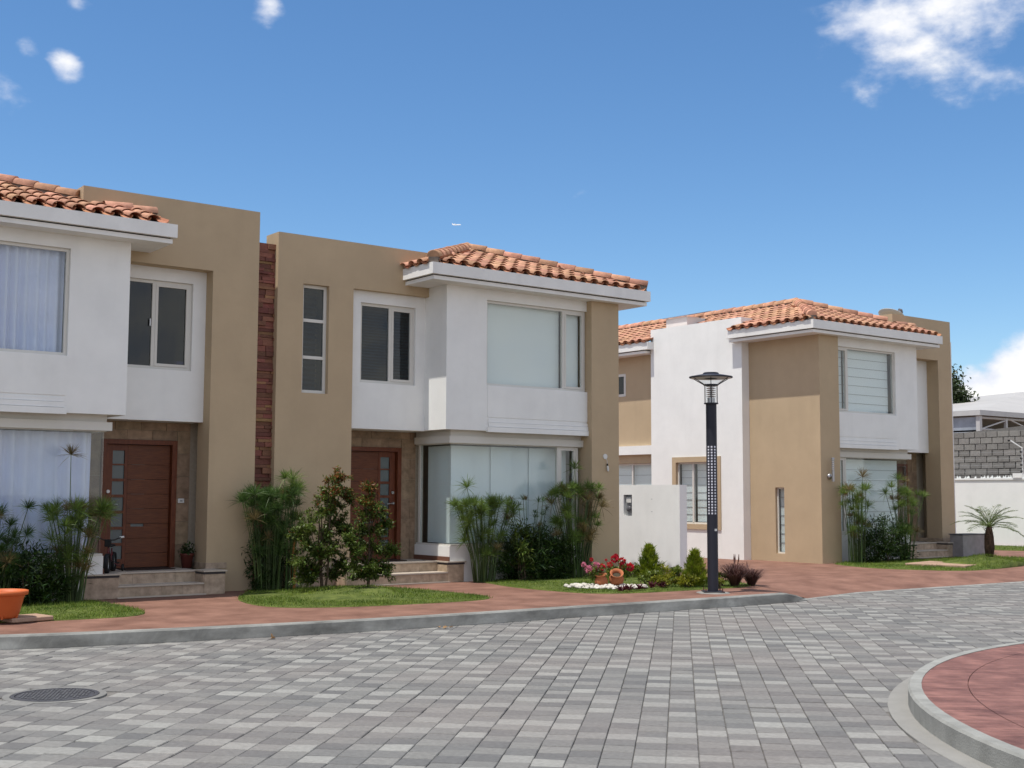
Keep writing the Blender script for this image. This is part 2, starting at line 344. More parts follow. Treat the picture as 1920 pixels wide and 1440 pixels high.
class MB:
    def __init__(self): self.v = []; self.f = []; self.m = []; self.mi = 0
    def add(self, vs, fs):
        o = len(self.v); self.v += [tuple(p) for p in vs]
        self.f += [tuple(i + o for i in q) for q in fs]; self.m += [self.mi] * len(fs)
    def box(self, x0, x1, y0, y1, z0, z1, mp=None):
        c = [(x, y, z) for z in (z0, z1) for y in (y0, y1) for x in (x0, x1)]
        if mp: c = [mp(*p) for p in c]
        self.add(c, [(0, 2, 3, 1), (4, 5, 7, 6), (0, 1, 5, 4), (2, 6, 7, 3), (0, 4, 6, 2), (1, 3, 7, 5)])
    def wall(self, a0, a1, d0, d1, z0, z1, holes, mp):
        """slab in (a, z) with rectangular holes (a0,a1,z0,z1), depth d0..d1"""
        A = sorted({a0, a1, *[min(max(h[i], a0), a1) for h in holes for i in (0, 1)]})
        Z = sorted({z0, z1, *[min(max(h[i], z0), z1) for h in holes for i in (2, 3)]})
        def solid(i, j):
            if i < 0 or j < 0 or i >= len(A) - 1 or j >= len(Z) - 1: return False
            a, z = (A[i] + A[i + 1]) / 2, (Z[j] + Z[j + 1]) / 2
            return not any(h[0] < a < h[1] and h[2] < z < h[3] for h in holes)
        for i in range(len(A) - 1):
            for j in range(len(Z) - 1):
                if not solid(i, j): continue
                p = lambda a, d, z: mp(a, d, z)
                A0, A1, Z0, Z1 = A[i], A[i + 1], Z[j], Z[j + 1]
                self.add([p(A0, d0, Z0), p(A1, d0, Z0), p(A1, d0, Z1), p(A0, d0, Z1)], [(0, 1, 2, 3)])
                self.add([p(A0, d1, Z0), p(A1, d1, Z0), p(A1, d1, Z1), p(A0, d1, Z1)], [(3, 2, 1, 0)])
                if not solid(i - 1, j): self.add([p(A0, d0, Z0), p(A0, d1, Z0), p(A0, d1, Z1), p(A0, d0, Z1)], [(3, 2, 1, 0)])
                if not solid(i + 1, j): self.add([p(A1, d0, Z0), p(A1, d1, Z0), p(A1, d1, Z1), p(A1, d0, Z1)], [(0, 1, 2, 3)])
                if not solid(i, j - 1): self.add([p(A0, d0, Z0), p(A0, d1, Z0), p(A1, d1, Z0), p(A1, d0, Z0)], [(0, 1, 2, 3)])
                if not solid(i, j + 1): self.add([p(A0, d0, Z1), p(A0, d1, Z1), p(A1, d1, Z1), p(A1, d0, Z1)], [(3, 2, 1, 0)])
    def tube(self, pts, rad, seg=8, cap=True):
        pts = [Vector(p) for p in pts]; n = len(pts)
        if not isinstance(rad, (list, tuple)): rad = [rad] * n
        o = len(self.v); up = Vector((0, 0, 1)); ref = None
        for i, p in enumerate(pts):
            t = (pts[min(i + 1, n - 1)] - pts[max(i - 1, 0)]).normalized()
            if ref is None: ref = Vector((1, 0, 0)) if abs(t.x) < .9 else Vector((0, 1, 0))
            a = (ref - t * ref.dot(t)).normalized(); b = t.cross(a); ref = a
            for k in range(seg):
                w = 2 * math.pi * k / seg
                self.v.append(tuple(p + (a * math.cos(w) + b * math.sin(w)) * rad[i]))
        nf = 0
        for i in range(n - 1):
            for k in range(seg):
                k2 = (k + 1) % seg
                self.f.append((o + i * seg + k, o + i * seg + k2, o + (i + 1) * seg + k2, o + (i + 1) * seg + k)); nf += 1
        if cap:
            self.f.append(tuple(o + k for k in range(seg))[::-1]); self.f.append(tuple(o + (n - 1) * seg + k for k in range(seg))); nf += 2
        self.m += [self.mi] * nf
    def lathe(self, prof, seg=24, c=(0, 0, 0), mp=None):
        o = len(self.v); n = len(prof)
        for r, z in prof:
            for k in range(seg):
                w = 2 * math.pi * k / seg
                p = (c[0] + r * math.cos(w), c[1] + r * math.sin(w), c[2] + z)
                self.v.append(mp(p) if mp else p)
        nf = 0
        for i in range(n - 1):
            for k in range(seg):
                k2 = (k + 1) % seg
                self.f.append((o + i * seg + k, o + i * seg + k2, o + (i + 1) * seg + k2, o + (i + 1) * seg + k)); nf += 1
        self.m += [self.mi] * nf
    def mesh(self, name, mats, smooth=False, weld=False, bevel=0):
        me = bpy.data.meshes.new(name)
        me.from_pydata(self.v, [], self.f)
        bm = bmesh.new(); bm.from_mesh(me)
        for i, fc in enumerate(bm.faces): fc.material_index = self.m[i]; fc.smooth = smooth
        if weld: bmesh.ops.remove_doubles(bm, verts=bm.verts, dist=1e-5)
        if bevel: bmesh.ops.bevel(bm, geom=list(bm.edges), offset=bevel, segments=1, affect='EDGES', clamp_overlap=True)
        bmesh.ops.recalc_face_normals(bm, faces=bm.faces)
        bm.to_mesh(me); bm.free()
        for mt in (mats if isinstance(mats, (list, tuple)) else [mats]): me.materials.append(mt)
        return me
    def obj(self, name, mats, parent=None, smooth=False, weld=True, bevel=0, M=None):
        return link(name, self.mesh(name, mats, smooth, weld, bevel), parent, M)

def npmesh(name, V, F, mt, smooth=False):
    """V (n,3), F (m,k) numpy"""
    me = bpy.data.meshes.new(name)
    V = np.asarray(V, np.float32); F = np.asarray(F, np.int32); k = F.shape[1]
    me.vertices.add(len(V)); me.vertices.foreach_set('co', V.ravel())
    me.loops.add(F.size); me.loops.foreach_set('vertex_index', F.ravel())
    me.polygons.add(len(F)); me.polygons.foreach_set('loop_start', np.arange(0, F.size, k, dtype=np.int32))
    me.polygons.foreach_set('loop_total', np.full(len(F), k, np.int32))
    me.update(calc_edges=True); me.validate()
    me.materials.append(mt)
    return me
def unit(a):
    return a / np.maximum(np.linalg.norm(a, axis=1, keepdims=True), 1e-9)
def leaves(P, D, ln, wd, droop=.15):
    """folded diamond leaves: base P, direction D, arrays of length and width"""
    n = len(P); D = unit(D)
    up = unit(RNG.normal(size=(n, 3)) * .55 + np.array([0, 0, 1.0]))
    S = unit(np.cross(D, up)); Nn = np.cross(S, D)
    ln = np.asarray(ln).reshape(-1, 1) * np.ones((n, 1)); wd = np.asarray(wd).reshape(-1, 1) * np.ones((n, 1))
    mid = P + D * ln * .5; tip = P + D * ln - Nn * ln * droop
    V = np.stack([P, mid + S * wd * .5 + Nn * wd * .15, tip, mid - S * wd * .5 + Nn * wd * .15], 1).reshape(-1, 3)
    F = np.arange(4 * n).reshape(n, 4)
    return V, F
def blades(P, D, ln, wd):
    n = len(P); D = unit(D); S = unit(np.cross(D, RNG.normal(size=(n, 3))))
    ln = np.asarray(ln).reshape(-1, 1) * np.ones((n, 1)); wd = np.asarray(wd).reshape(-1, 1) * np.ones((n, 1))
    V = np.stack([P - S * wd * .5, P + S * wd * .5, P + D * ln], 1).reshape(-1, 3)
    return V, np.arange(3 * n).reshape(n, 3)
UB = MB(); UB.box(-.5, .5, -.5, .5, -.5, .5)
def unitbox(name, mt, bev=.0): 
    b = MB(); b.box(-.5, .5, -.5, .5, -.5, .5); return b.mesh(name, mt, bevel=bev)
def inpoly(x, y, poly):
    x = np.asarray(x); y = np.asarray(y); c = np.zeros(x.shape, bool); j = len(poly) - 1
    for i in range(len(poly)):
        xi, yi = poly[i]; xj, yj = poly[j]
        c ^= ((yi > y) != (yj > y)) & (x < (xj - xi) * (y - yi) / (yj - yi + 1e-12) + xi); j = i
    return c
def smoothpoly(poly, it=2):
    for _ in range(it):
        q = []
        for i in range(len(poly)):
            a = poly[i]; b = poly[(i + 1) % len(poly)]
            q += [(a[0] * .75 + b[0] * .25, a[1] * .75 + b[1] * .25), (a[0] * .25 + b[0] * .75, a[1] * .25 + b[1] * .75)]
        poly = q
    return poly
def proj(P):
    q = Vector(P) - CAMP; z = q.dot(cd)
    if z < .5: return None
    return 960 + 2338.31 * q.dot(cr) / z, 720 - 2338.31 * q.dot(cu) / z, z

# ================================================================== SETTING
KZ = -0.155            # street level
b = MB(); b.add([(-600, -600, -.6), (900, -600, -.6), (900, 900, -.6), (-600, 900, -.6)], [(0, 1, 2, 3)])
tag(b.obj('ground', earth), kind='structure')

KERB = [(-9, 23.0), (-4, 19.0), (-1, 17.2), (2, 15.72), (4.03, 14.73), (5.49, 14.37), (7.13, 14.09), (9.19, 13.89), (11.9, 13.82), (14.33, 13.74), (16.15, 13.72)]
ISC = (12.91, 1.35); ISR = 6.25
MH = (3.54, 11.18); MHR = .40

# street bed
b = MB(); b.add([(-14, -14, KZ - .014), (60, -14, KZ - .014), (60, 15.2, KZ - .014), (16, 15.2, KZ - .014), (-14, 26, KZ - .014)], [(0, 1, 2, 3, 4)])
street = tag(b.obj('street', joint), kind='structure')

# pavers laid at 45 degrees
PIT = .219; CA = Vector((1, 1, 0)).normalized(); CB = Vector((1, -1, 0)).normalized()
def paver_geo(cx, cy, w, h, z, tx, ty):
    c = []
    for (sx, sy, zz, ins) in [(-1, -1, -.05, 0), (1, -1, -.05, 0), (1, 1, -.05, 0), (-1, 1, -.05, 0), (-1, -1, -.006, 0), (1, -1, -.006, 0), (1, 1, -.006, 0), (-1, 1, -.006, 0), (-1, -1, 0, .0045), (1, -1, 0, .0045), (1, 1, 0, .0045), (-1, 1, 0, .0045)]:
        a = sx * (w / 2 - ins); bb = sy * (h / 2 - ins)
        p = CA * a + CB * bb
        c.append((cx + p.x, cy + p.y, z + zz + tx * a + ty * bb))
    return c
PF = [(0, 1, 5, 4), (1, 2, 6, 5), (2, 3, 7, 6), (3, 0, 4, 7), (4, 5, 9, 8), (5, 6, 10, 9), (6, 7, 11, 10), (7, 4, 8, 11), (8, 9, 10, 11)]
def kerb_y(x):
    for i in range(len(KERB) - 1):
        if KERB[i][0] <= x <= KERB[i + 1][0]:
            t = (x - KERB[i][0]) / (KERB[i + 1][0] - KERB[i][0]); return KERB[i][1] + t * (KERB[i + 1][1] - KERB[i][1])
    return 14.6 if x > 16 else 24
cand = []
for i in range(-110, 190):
    tone = .5
    off = random.choice((0, .5)) * PIT + random.uniform(-.012, .012)
    vi = i * PIT
    for j in range(-10, 260):
        uj = j * PIT + off
        x = CA.x * uj + CB.x * vi; y = CA.y * uj + CB.y * vi
        if x < -8 or x > 44 or y < 2.0 or y > 24: continue
        if y > kerb_y(x) + .1: continue
        if (x - ISC[0]) ** 2 + (y - ISC[1]) ** 2 < (ISR + .2) ** 2: continue
        if (x - MH[0]) ** 2 + (y - MH[1]) ** 2 < (MHR + .03) ** 2: continue
        q = proj((x, y, KZ))
        if q is None or q[2] < 4.0 or q[0] < -420 or q[0] > 2350 or q[1] > 1720: continue
        t_ = random.random()
        for _ in range(4):
            if abs(t_ - tone) > .20: break
            t_ = random.random()
        tone = t_
        cand.append((q[2], x, y, q[0], q[1], t_))
inview = sorted([c for c in cand if -20 < c[3] < 1940 and c[4] < 1450], key=lambda c: c[0])
near = set((c[1], c[2]) for c in inview[:300])
pm_obj = paver_mat('paver_concrete', 'obj'); pm_isl = paver_mat('paver_concrete_far', 'isl')
one = MB(); one.add([(q[0], q[1], q[2]) for q in paver_geo(0, 0, PIT - .0045, PIT - .0045, 0, 0, 0)], PF)
pmesh = one.mesh('paver', pm_obj)
allp = MB(); tones = []
for dz, x, y, pu, pv, t_ in cand:
    jz = random.gauss(0, .0018); tx = random.gauss(0, .010); ty = random.gauss(0, .008)
    if (x, y) in near:
        o = link('paver', pmesh, street); o.color = (t_, t_, t_, 1)
        o.location = (x, y, KZ + jz); o.rotation_euler = (ty, -tx, random.gauss(0, .006))
    else:
        g = PIT - .0045 + random.uniform(-.0035, .001)
        allp.add(paver_geo(x, y, g, g, KZ + jz, tx, ty), PF); tones += [t_] * len(PF)
o = allp.obj('paver_field', pm_isl, street, weld=False); o['kind'] = 'stuff'
ta = o.data.attributes.new('tone', 'FLOAT', 'FACE'); ta.data.foreach_set('value', tones)

# kerb along the pavement
def kerb_mesh(pts, zt, zb, w, name, mt, label=None, parent=None):
    b = MB(); n = len(pts); prof = []
    for i, p in enumerate(pts):
        a = Vector(pts[max(i - 1, 0)][:2]); c = Vector(pts[min(i + 1, n - 1)][:2])
        t = (c - a).normalized(); nn = Vector((-t.y, t.x))
        z = p[2] if len(p) > 2 else zt
        e = .018 if z > zb + .05 else .004
        P = Vector(p[:2])
        sec = [(P - nn * .025, zb - .12), (P - nn * .022, min(zb + .01, z - .01)), (P - nn * .004, z - e), (P + nn * .016, z), (P + nn * w, z), (P + nn * w, zb - .12)]
        prof.append([(s.x, s.y, zz) for s, zz in sec])
    for i in range(n - 1):
        for k in range(5):
            b.add([prof[i][k], prof[i + 1][k], prof[i + 1][k + 1], prof[i][k + 1]], [(0, 1, 2, 3)])
    b.add(prof[0], [tuple(range(6))]); b.add(prof[-1], [tuple(range(6))[::-1]])
    return b.obj(name, mt, parent)
def resample(pts, step=.5):
    out = []
    n = len(pts)
    for i in range(n - 1):
        p0 = Vector(pts[max(i - 1, 0)]); p1 = Vector(pts[i]); p2 = Vector(pts[i + 1]); p3 = Vector(pts[min(i + 2, n - 1)])
        k = max(2, int((p2 - p1).length / step))
        for j in range(k):
            t = j / k
            out.append(0.5 * ((2 * p1) + (p2 - p0) * t + (2 * p0 - 5 * p1 + 4 * p2 - p3) * t * t + (3 * p1 - p0 - 3 * p2 + p3) * t ** 3))
    out.append(Vector(pts[-1])); return out
kp = resample([Vector(p) for p in KERB])
kpts = [(p.x, p.y, .0) for p in kp] + [(16.45, 13.76, -.05), (16.75, 13.84, -.125), (17.0, 13.93, -.14)]
# kerb stain material: dark scuffs on the face
kmat = mat('stained_kerb_concrete', (.205, .203, .186), .92, .34, 1.5, bump=.35, bscale=60, col2=(.25, .25, .233), stretch=(1, 1, 2.6))
stamp(kmat, .62, 1.12, .9, 6, 0, .35)
tag(kerb_mesh(kpts, 0, KZ, .13, 'kerb', kmat), kind='structure')
tag(kerb_mesh([(24.85, 14.28, -.13), (25.2, 14.2, -.04), (25.6, 14.15, 0), (30, 13.9, 0), (40, 13.5, 0), (50, 13, 0)], 0, KZ, .13, 'kerb', conc), kind='structure')

# pavement (stamped concrete)
back = [(p.x, p.y + .11) for p in kp]
b = MB()
front = [(x, y, -.004) for x, y in back] + [(16.5, 13.88, -.06), (17.0, 14.0, -.143), (18.8, 14.38, -.143), (21.8, 14.3, -.143), (24.2, 14.24, -.143), (24.85, 14.38, -.125), (25.3, 14.32, -.03), (25.7, 14.27, -.004), (30, 14.0, -.004), (40, 13.6, -.004), (50, 13.1, -.004)]
midr = []
for x, y, z in front:
    midr.append((x, y + (1.1 if 16.3 < x < 25.4 else .4), 0))
for i in range(len(front) - 1):
    b.add([front[i], front[i + 1], midr[i + 1], midr[i]], [(0, 1, 2, 3)])
    b.add([midr[i], midr[i + 1], (midr[i + 1][0], 60, 0), (midr[i][0], 60, 0)], [(0, 1, 2, 3)])
pave = tag(b.obj('pavement', red, smooth=True), kind='structure')
# thin dark edge strip where drive meets street
b = MB()
es = [(17.0, 13.99), (18.8, 14.36), (21.8, 14.28), (24.3, 14.22)]
for (x0, y0), (x1, y1) in zip(es, es[1:]): b.add([(x0, y0 - .09, KZ - .05), (x1, y1 - .09, KZ - .05), (x1, y1, -.141), (x0, y0, -.141)], [(0, 1, 2, 3)])
tag(b.obj('drive_edge', conc), kind='structure')

# roundabout island
def ring(r0, r1, z, name, mt, zb=None, a0=0, a1=360, seg=128, bev=.018):
    b = MB(); prof = [(r1, KZ - .1), (r1, z - bev), (r1 - bev, z), (r0, z), (r0, KZ - .1)]
    b.lathe(prof, seg, (ISC[0], ISC[1], 0)); return b.obj(name, mt, smooth=False)
tag(ring(ISR + .108, ISR + .28, KZ + .006, 'gutter', concl, bev=.004), kind='structure')
tag(ring(ISR, ISR + .112, 0, 'island_kerb', conc), kind='structure')
b = MB()
segs = 128; GR = 5.87
for k in range(segs):
    w0 = 2 * math.pi * k / segs; w1 = 2 * math.pi * (k + 1) / segs
    for r0, r1 in ((0, 2.0), (2.0, GR), (GR + .006, 6.1), (6.1, ISR + .01)):
        f = lambda r, w: (ISC[0] + r * math.cos(w), ISC[1] + r * math.sin(w), -.006 - .0)
        b.add([f(r0, w0), f(r1, w0), f(r1, w1), f(r0, w1)], [(0, 1, 2, 3)])
    f = lambda r, w, z: (ISC[0] + r * math.cos(w), ISC[1] + r * math.sin(w), z)
    b.add([f(GR, w0, -.02), f(GR + .006, w0, -.02), f(GR + .006, w1, -.02), f(GR, w1, -.02)], [(0, 1, 2, 3)])
tag(b.obj('island_paving', redi), kind='structure')

# manhole
mh = empty('manhole', (MH[0], MH[1], KZ))
tag(mh, 'round cast iron manhole cover set in the grey paver street', 'manhole')
b = MB(); b.lathe([(MHR + .035, -.04), (MHR + .028, .003), (MHR - .03, .004), (MHR - .035, -.02)], 48); b.obj('concrete_collar', mat('collar_concrete', (.175, .172, .162), .92, .12, 6, bump=.3), mh)
b = MB(); b.lathe([(MHR - .033, -.02), (MHR - .034, .007), (MHR - .07, .007), (MHR - .072, -.01)], 48); b.obj('iron_ring', iron, mh)
b = MB(); b.lathe([(MHR - .075, -.02), (MHR - .077, .004), (.0001, .004)], 48); cov = b.obj('cover', iron, mh)
b = MB()
for i in range(-9, 10):
    for j in range(-9, 10):
        x, y = i * .034 + (j % 2) * .017, j * .034
        if x * x + y * y < (MHR - .1) ** 2 and random.random() < .85:
            b.box(x - .010, x + .010, y - .010, y + .010, .003, .010)
st = b.obj('raised_studs', mat('worn_iron', (.12, .12, .125), .5, .2, 30), cov, weld=False); st['kind'] = 'stuff'

# ================================================================== HOUSES
def tile_meshes():
    def arc(r, n, a0=0, a1=math.pi): return [(r * math.cos(a0 + (a1 - a0) * k / n), r * math.sin(a0 + (a1 - a0) * k / n)) for k in range(n + 1)]
    L = .43; n = 8
    b = MB()
    lo = arc(.106, n); hi = arc(.086, n); loi = arc(.094, n)
    P = [(x, 0, z * .66 + .018) for x, z in lo] + [(x, L, z * .66) for x, z in hi] + [(x, 0, z * .66 + .018) for x, z in loi] + [(x, .16, z * .66 + .010) for x, z in loi]
    F = []
    for k in range(n):
        F.append((k, k + 1, n + 1 + k + 1, n + 1 + k))
        F.append((k, 2 * (n + 1) + k, 2 * (n + 1) + k + 1, k + 1))
        F.append((2 * (n + 1) + k, 3 * (n + 1) + k, 3 * (n + 1) + k + 1, 2 * (n + 1) + k + 1))
    b.add(P, F); cover = b.mesh('roof_tile', tile, smooth=False)
    b = MB(); n = 5
    lo = arc(.10, n, math.pi, 2 * math.pi); hi = arc(.10, n, math.pi, 2 * math.pi)
    P = [(x, 0, z * .62 + .075) for x, z in lo] + [(x, L, z * .62 + .060) for x, z in hi] + [(x, 0, z * .62 + .06) for x, z in lo]
    F = []
    for k in range(n):
        F.append((k, k + 1, n + 1 + k + 1, n + 1 + k)); F.append((k, 2 * (n + 1) + k, 2 * (n + 1) + k + 1, k + 1))
    b.add(P, F); chan = b.mesh('channel_tile', tiled)
    b = MB(); n = 8
    lo = arc(.125, n); hi = arc(.108, n); loi = arc(.11, n)
    P = [(x, 0, z + .01) for x, z in lo] + [(x, .44, z) for x, z in hi] + [(x, 0, z + .01) for x, z in loi]
    F = []
    for k in range(n):
        F.append((k, k + 1, n + 1 + k + 1, n + 1 + k)); F.append((k, 2 * (n + 1) + k, 2 * (n + 1) + k + 1, k + 1))
    F.append(tuple(2 * (n + 1) + k for k in range(n + 1)))
    b.add(P, F); ridge = b.mesh('ridge_tile', tile)
    for me in (cover, ridge):
        for p in me.polygons: p.use_smooth = True
    return cover, chan, ridge
T_COV, T_CHA, T_RID = tile_meshes()
PITCH = .335; CP = math.cos(math.atan(PITCH)); SPI = math.sin(math.atan(PITCH))
def axes(e, v):
    e = Vector(e).normalized(); v = Vector(v).normalized(); n = e.cross(v)
    return e, v, n
def slope(parent, p0, e, h, length, depth, clip, spacing=.285, roof=None):
    """tiles on a slope: p0 eave start, e eave direction, h uphill horizontal dir"""
    e = Vector(e); h = Vector(h)
    v = Vector((h.x * CP, h.y * CP, SPI))
    n = e.cross(v)
    if n.z < 0: n = -n; ex = -e
    else: ex = e
    nc = int(length / spacing); rows = int(depth / CP / .37) + 1
    st = (length - nc * spacing) / 2
    for c in range(nc + 1):
        for rw in range(rows):
            s0 = rw * .37 - .03
            for kind in (0, 1):
                uu = st + c * spacing + (spacing / 2 if kind else 0)
                if uu > length + .02: continue
                dplan = (s0 + .12) * CP
                if not clip(uu, dplan): continue
                P = Vector(p0) + e * uu + v * (s0 + random.uniform(-.006, .006)) + n * (-.004 if kind else .036)
                tilt = random.gauss(0, .012)
                M = Matrix((ex + n * tilt, v + ex * random.gauss(0, .01), n)).transposed().to_4x4(); M.translation = P
                link('channel_tile' if kind else 'roof_tile', T_CHA if kind else T_COV, roof, M)
def ridge_line(roof, a, bpt, lift=.04):
    a = Vector(a); bpt = Vector(bpt); L = (bpt - a).length; d = (bpt - a).normalized()
    n = max(1, round(L / .37)); up = Vector((0, 0, 1)); x = d.cross(up).normalized(); z = x.cross(d)
    for k in range(n):
        M = Matrix((x, d, z)).transposed().to_4x4(); M.translation = a + d * (k * L / n) + z * (lift + random.uniform(-.004, .006))
        o = link('ridge_tile', T_RID, roof, M)
    b = MB(); c = [a - d * .0 + z * (lift - .05), bpt + z * (lift - .05)]
    b.add([tuple(c[0] - x * .10 - z * .06), tuple(c[0] + x * .10 - z * .06), tuple(c[0] + x * .085 + z * .06), tuple(c[0] - x * .085 + z * .06),
           tuple(c[1] - x * .10 - z * .06), tuple(c[1] + x * .10 - z * .06), tuple(c[1] + x * .085 + z * .06), tuple(c[1] - x * .085 + z * .06)],
          [(0, 1, 2, 3), (4, 5, 6, 7), (0, 1, 5, 4), (1, 2, 6, 5), (2, 3, 7, 6), (3, 0, 4, 7)])
    b.obj('ridge_mortar', mortar, roof)

def window(parent, mp, a0, a1, z0, z1, muls=(), hmuls=(), fw=.05, fd=(.04, .09), gm=None, depth=.0, name='window', sash=None):
    b = MB(); d0, d1 = fd[0] + depth, fd[1] + depth
    b.wall(a0, a1, d0, d1, z0, z1, [(a0 + fw, a1 - fw, z0 + fw, z1 - fw)], mp)
    w = b.obj(name, frame_m, parent)
    av = [a0 + fw] + [q for m_ in muls for q in (m_ - fw * .55, m_ + fw * .55)] + [a1 - fw]
    zv = [z0 + fw] + [q for m_ in hmuls for q in (m_ - fw * .5, m_ + fw * .5)] + [z1 - fw]
    for m_ in muls:
        b = MB(); b.box(m_ - fw * .55, m_ + fw * .55, d0 - .008, d1 + .004, z0 + fw, z1 - fw, mp); b.obj('mullion', frame_m, w)
    for m_ in hmuls:
        for i in range(0, len(av), 2):
            b = MB(); b.box(av[i], av[i + 1], d0 - .004, d1, m_ - fw * .5, m_ + fw * .5, mp); b.obj('transom', frame_m, w)
    for i in range(0, len(av), 2):
        for j in range(0, len(zv), 2):
            x0, x1, y0, y1 = av[i], av[i + 1], zv[j], zv[j + 1]
            if sash and i // 2 in sash:
                b = MB(); b.wall(x0 + .002, x1 - .002, d0 - .012, d1 - .004, y0 + .002, y1 - .002, [(x0 + .045, x1 - .045, y0 + .045, y1 - .045)], mp); b.obj('sash', frame_m, w)
            b = MB(); dm = (d0 + d1) / 2; b.box(x0 - .004, x1 + .004, dm - .004, dm + .004, y0 - .004, y1 + .004, mp); b.obj('pane', gm or glass, w)
    return w

def folds(name, mp, a0, a1, z0, z1, d, amp, wl, mt, label, jitter=.35):
    """hanging cloth with vertical folds"""
    n = int((a1 - a0) / wl * 8); b = MB(); ph = 0; X = []
    for k in range(n + 1):
        t = k / n; a = a0 + (a1 - a0) * t
        ph += 2 * math.pi / 8 * (1 + random.uniform(-jitter, jitter))
        X.append((a, amp * math.sin(ph) * (.7 + .3 * math.sin(a * 3.1))))
    nz_ = 6; o = 0
    for j in range(nz_ + 1):
        z = z0 + (z1 - z0) * j / nz_
        for a, q in X: b.v.append(mp(a, d + q * (1.15 - .4 * j / nz_), z))
    for j in range(nz_):
        for k in range(n):
            i = j * (n + 1) + k; b.f.append((i, i + 1, i + n + 2, i + n + 1)); b.m.append(0)
    o = b.obj(name, mt, None, smooth=True, weld=False)
    tag(o, label, 'curtain'); return o

def roman(name, mp, a0, a1, z0, z1, d, step, label, cat='blind', bottom=True, vline=None):
    r_ = empty(name, mp(a0, d, z1)); base = Vector(mp(a0, d, z1))
    def lp(a, dd, z): return tuple(Vector(mp(a, dd, z)) - base)
    z = z1; k = 0
    while z > z0 + .05:
        zb = max(z0, z - step)
        b = MB(); b.add([lp(a0, d, z), lp(a1, d, z), lp(a1, d + .0, zb), lp(a0, d + .0, zb)], [(0, 1, 2, 3)])
        b.box(a0, a1, d - .002, d + .004, zb + .004, z, lp)
        b = MB(); b.box(a0, a1, d, d + .006, zb + .003, z - .003, lp); b.obj('blind_panel', romanm, r_)
        b = MB(); b.box(a0, a1, d - .012, d + .012, zb - .004, zb + .004, lp); b.obj('blind_rod', rod, r_)
        z = zb
    tag(r_, label, cat); return r_

TILEBOX = unitbox('wall_tile', stone, bev=.012)
STEPBOX = unitbox('step_tile', steptile, bev=.01)

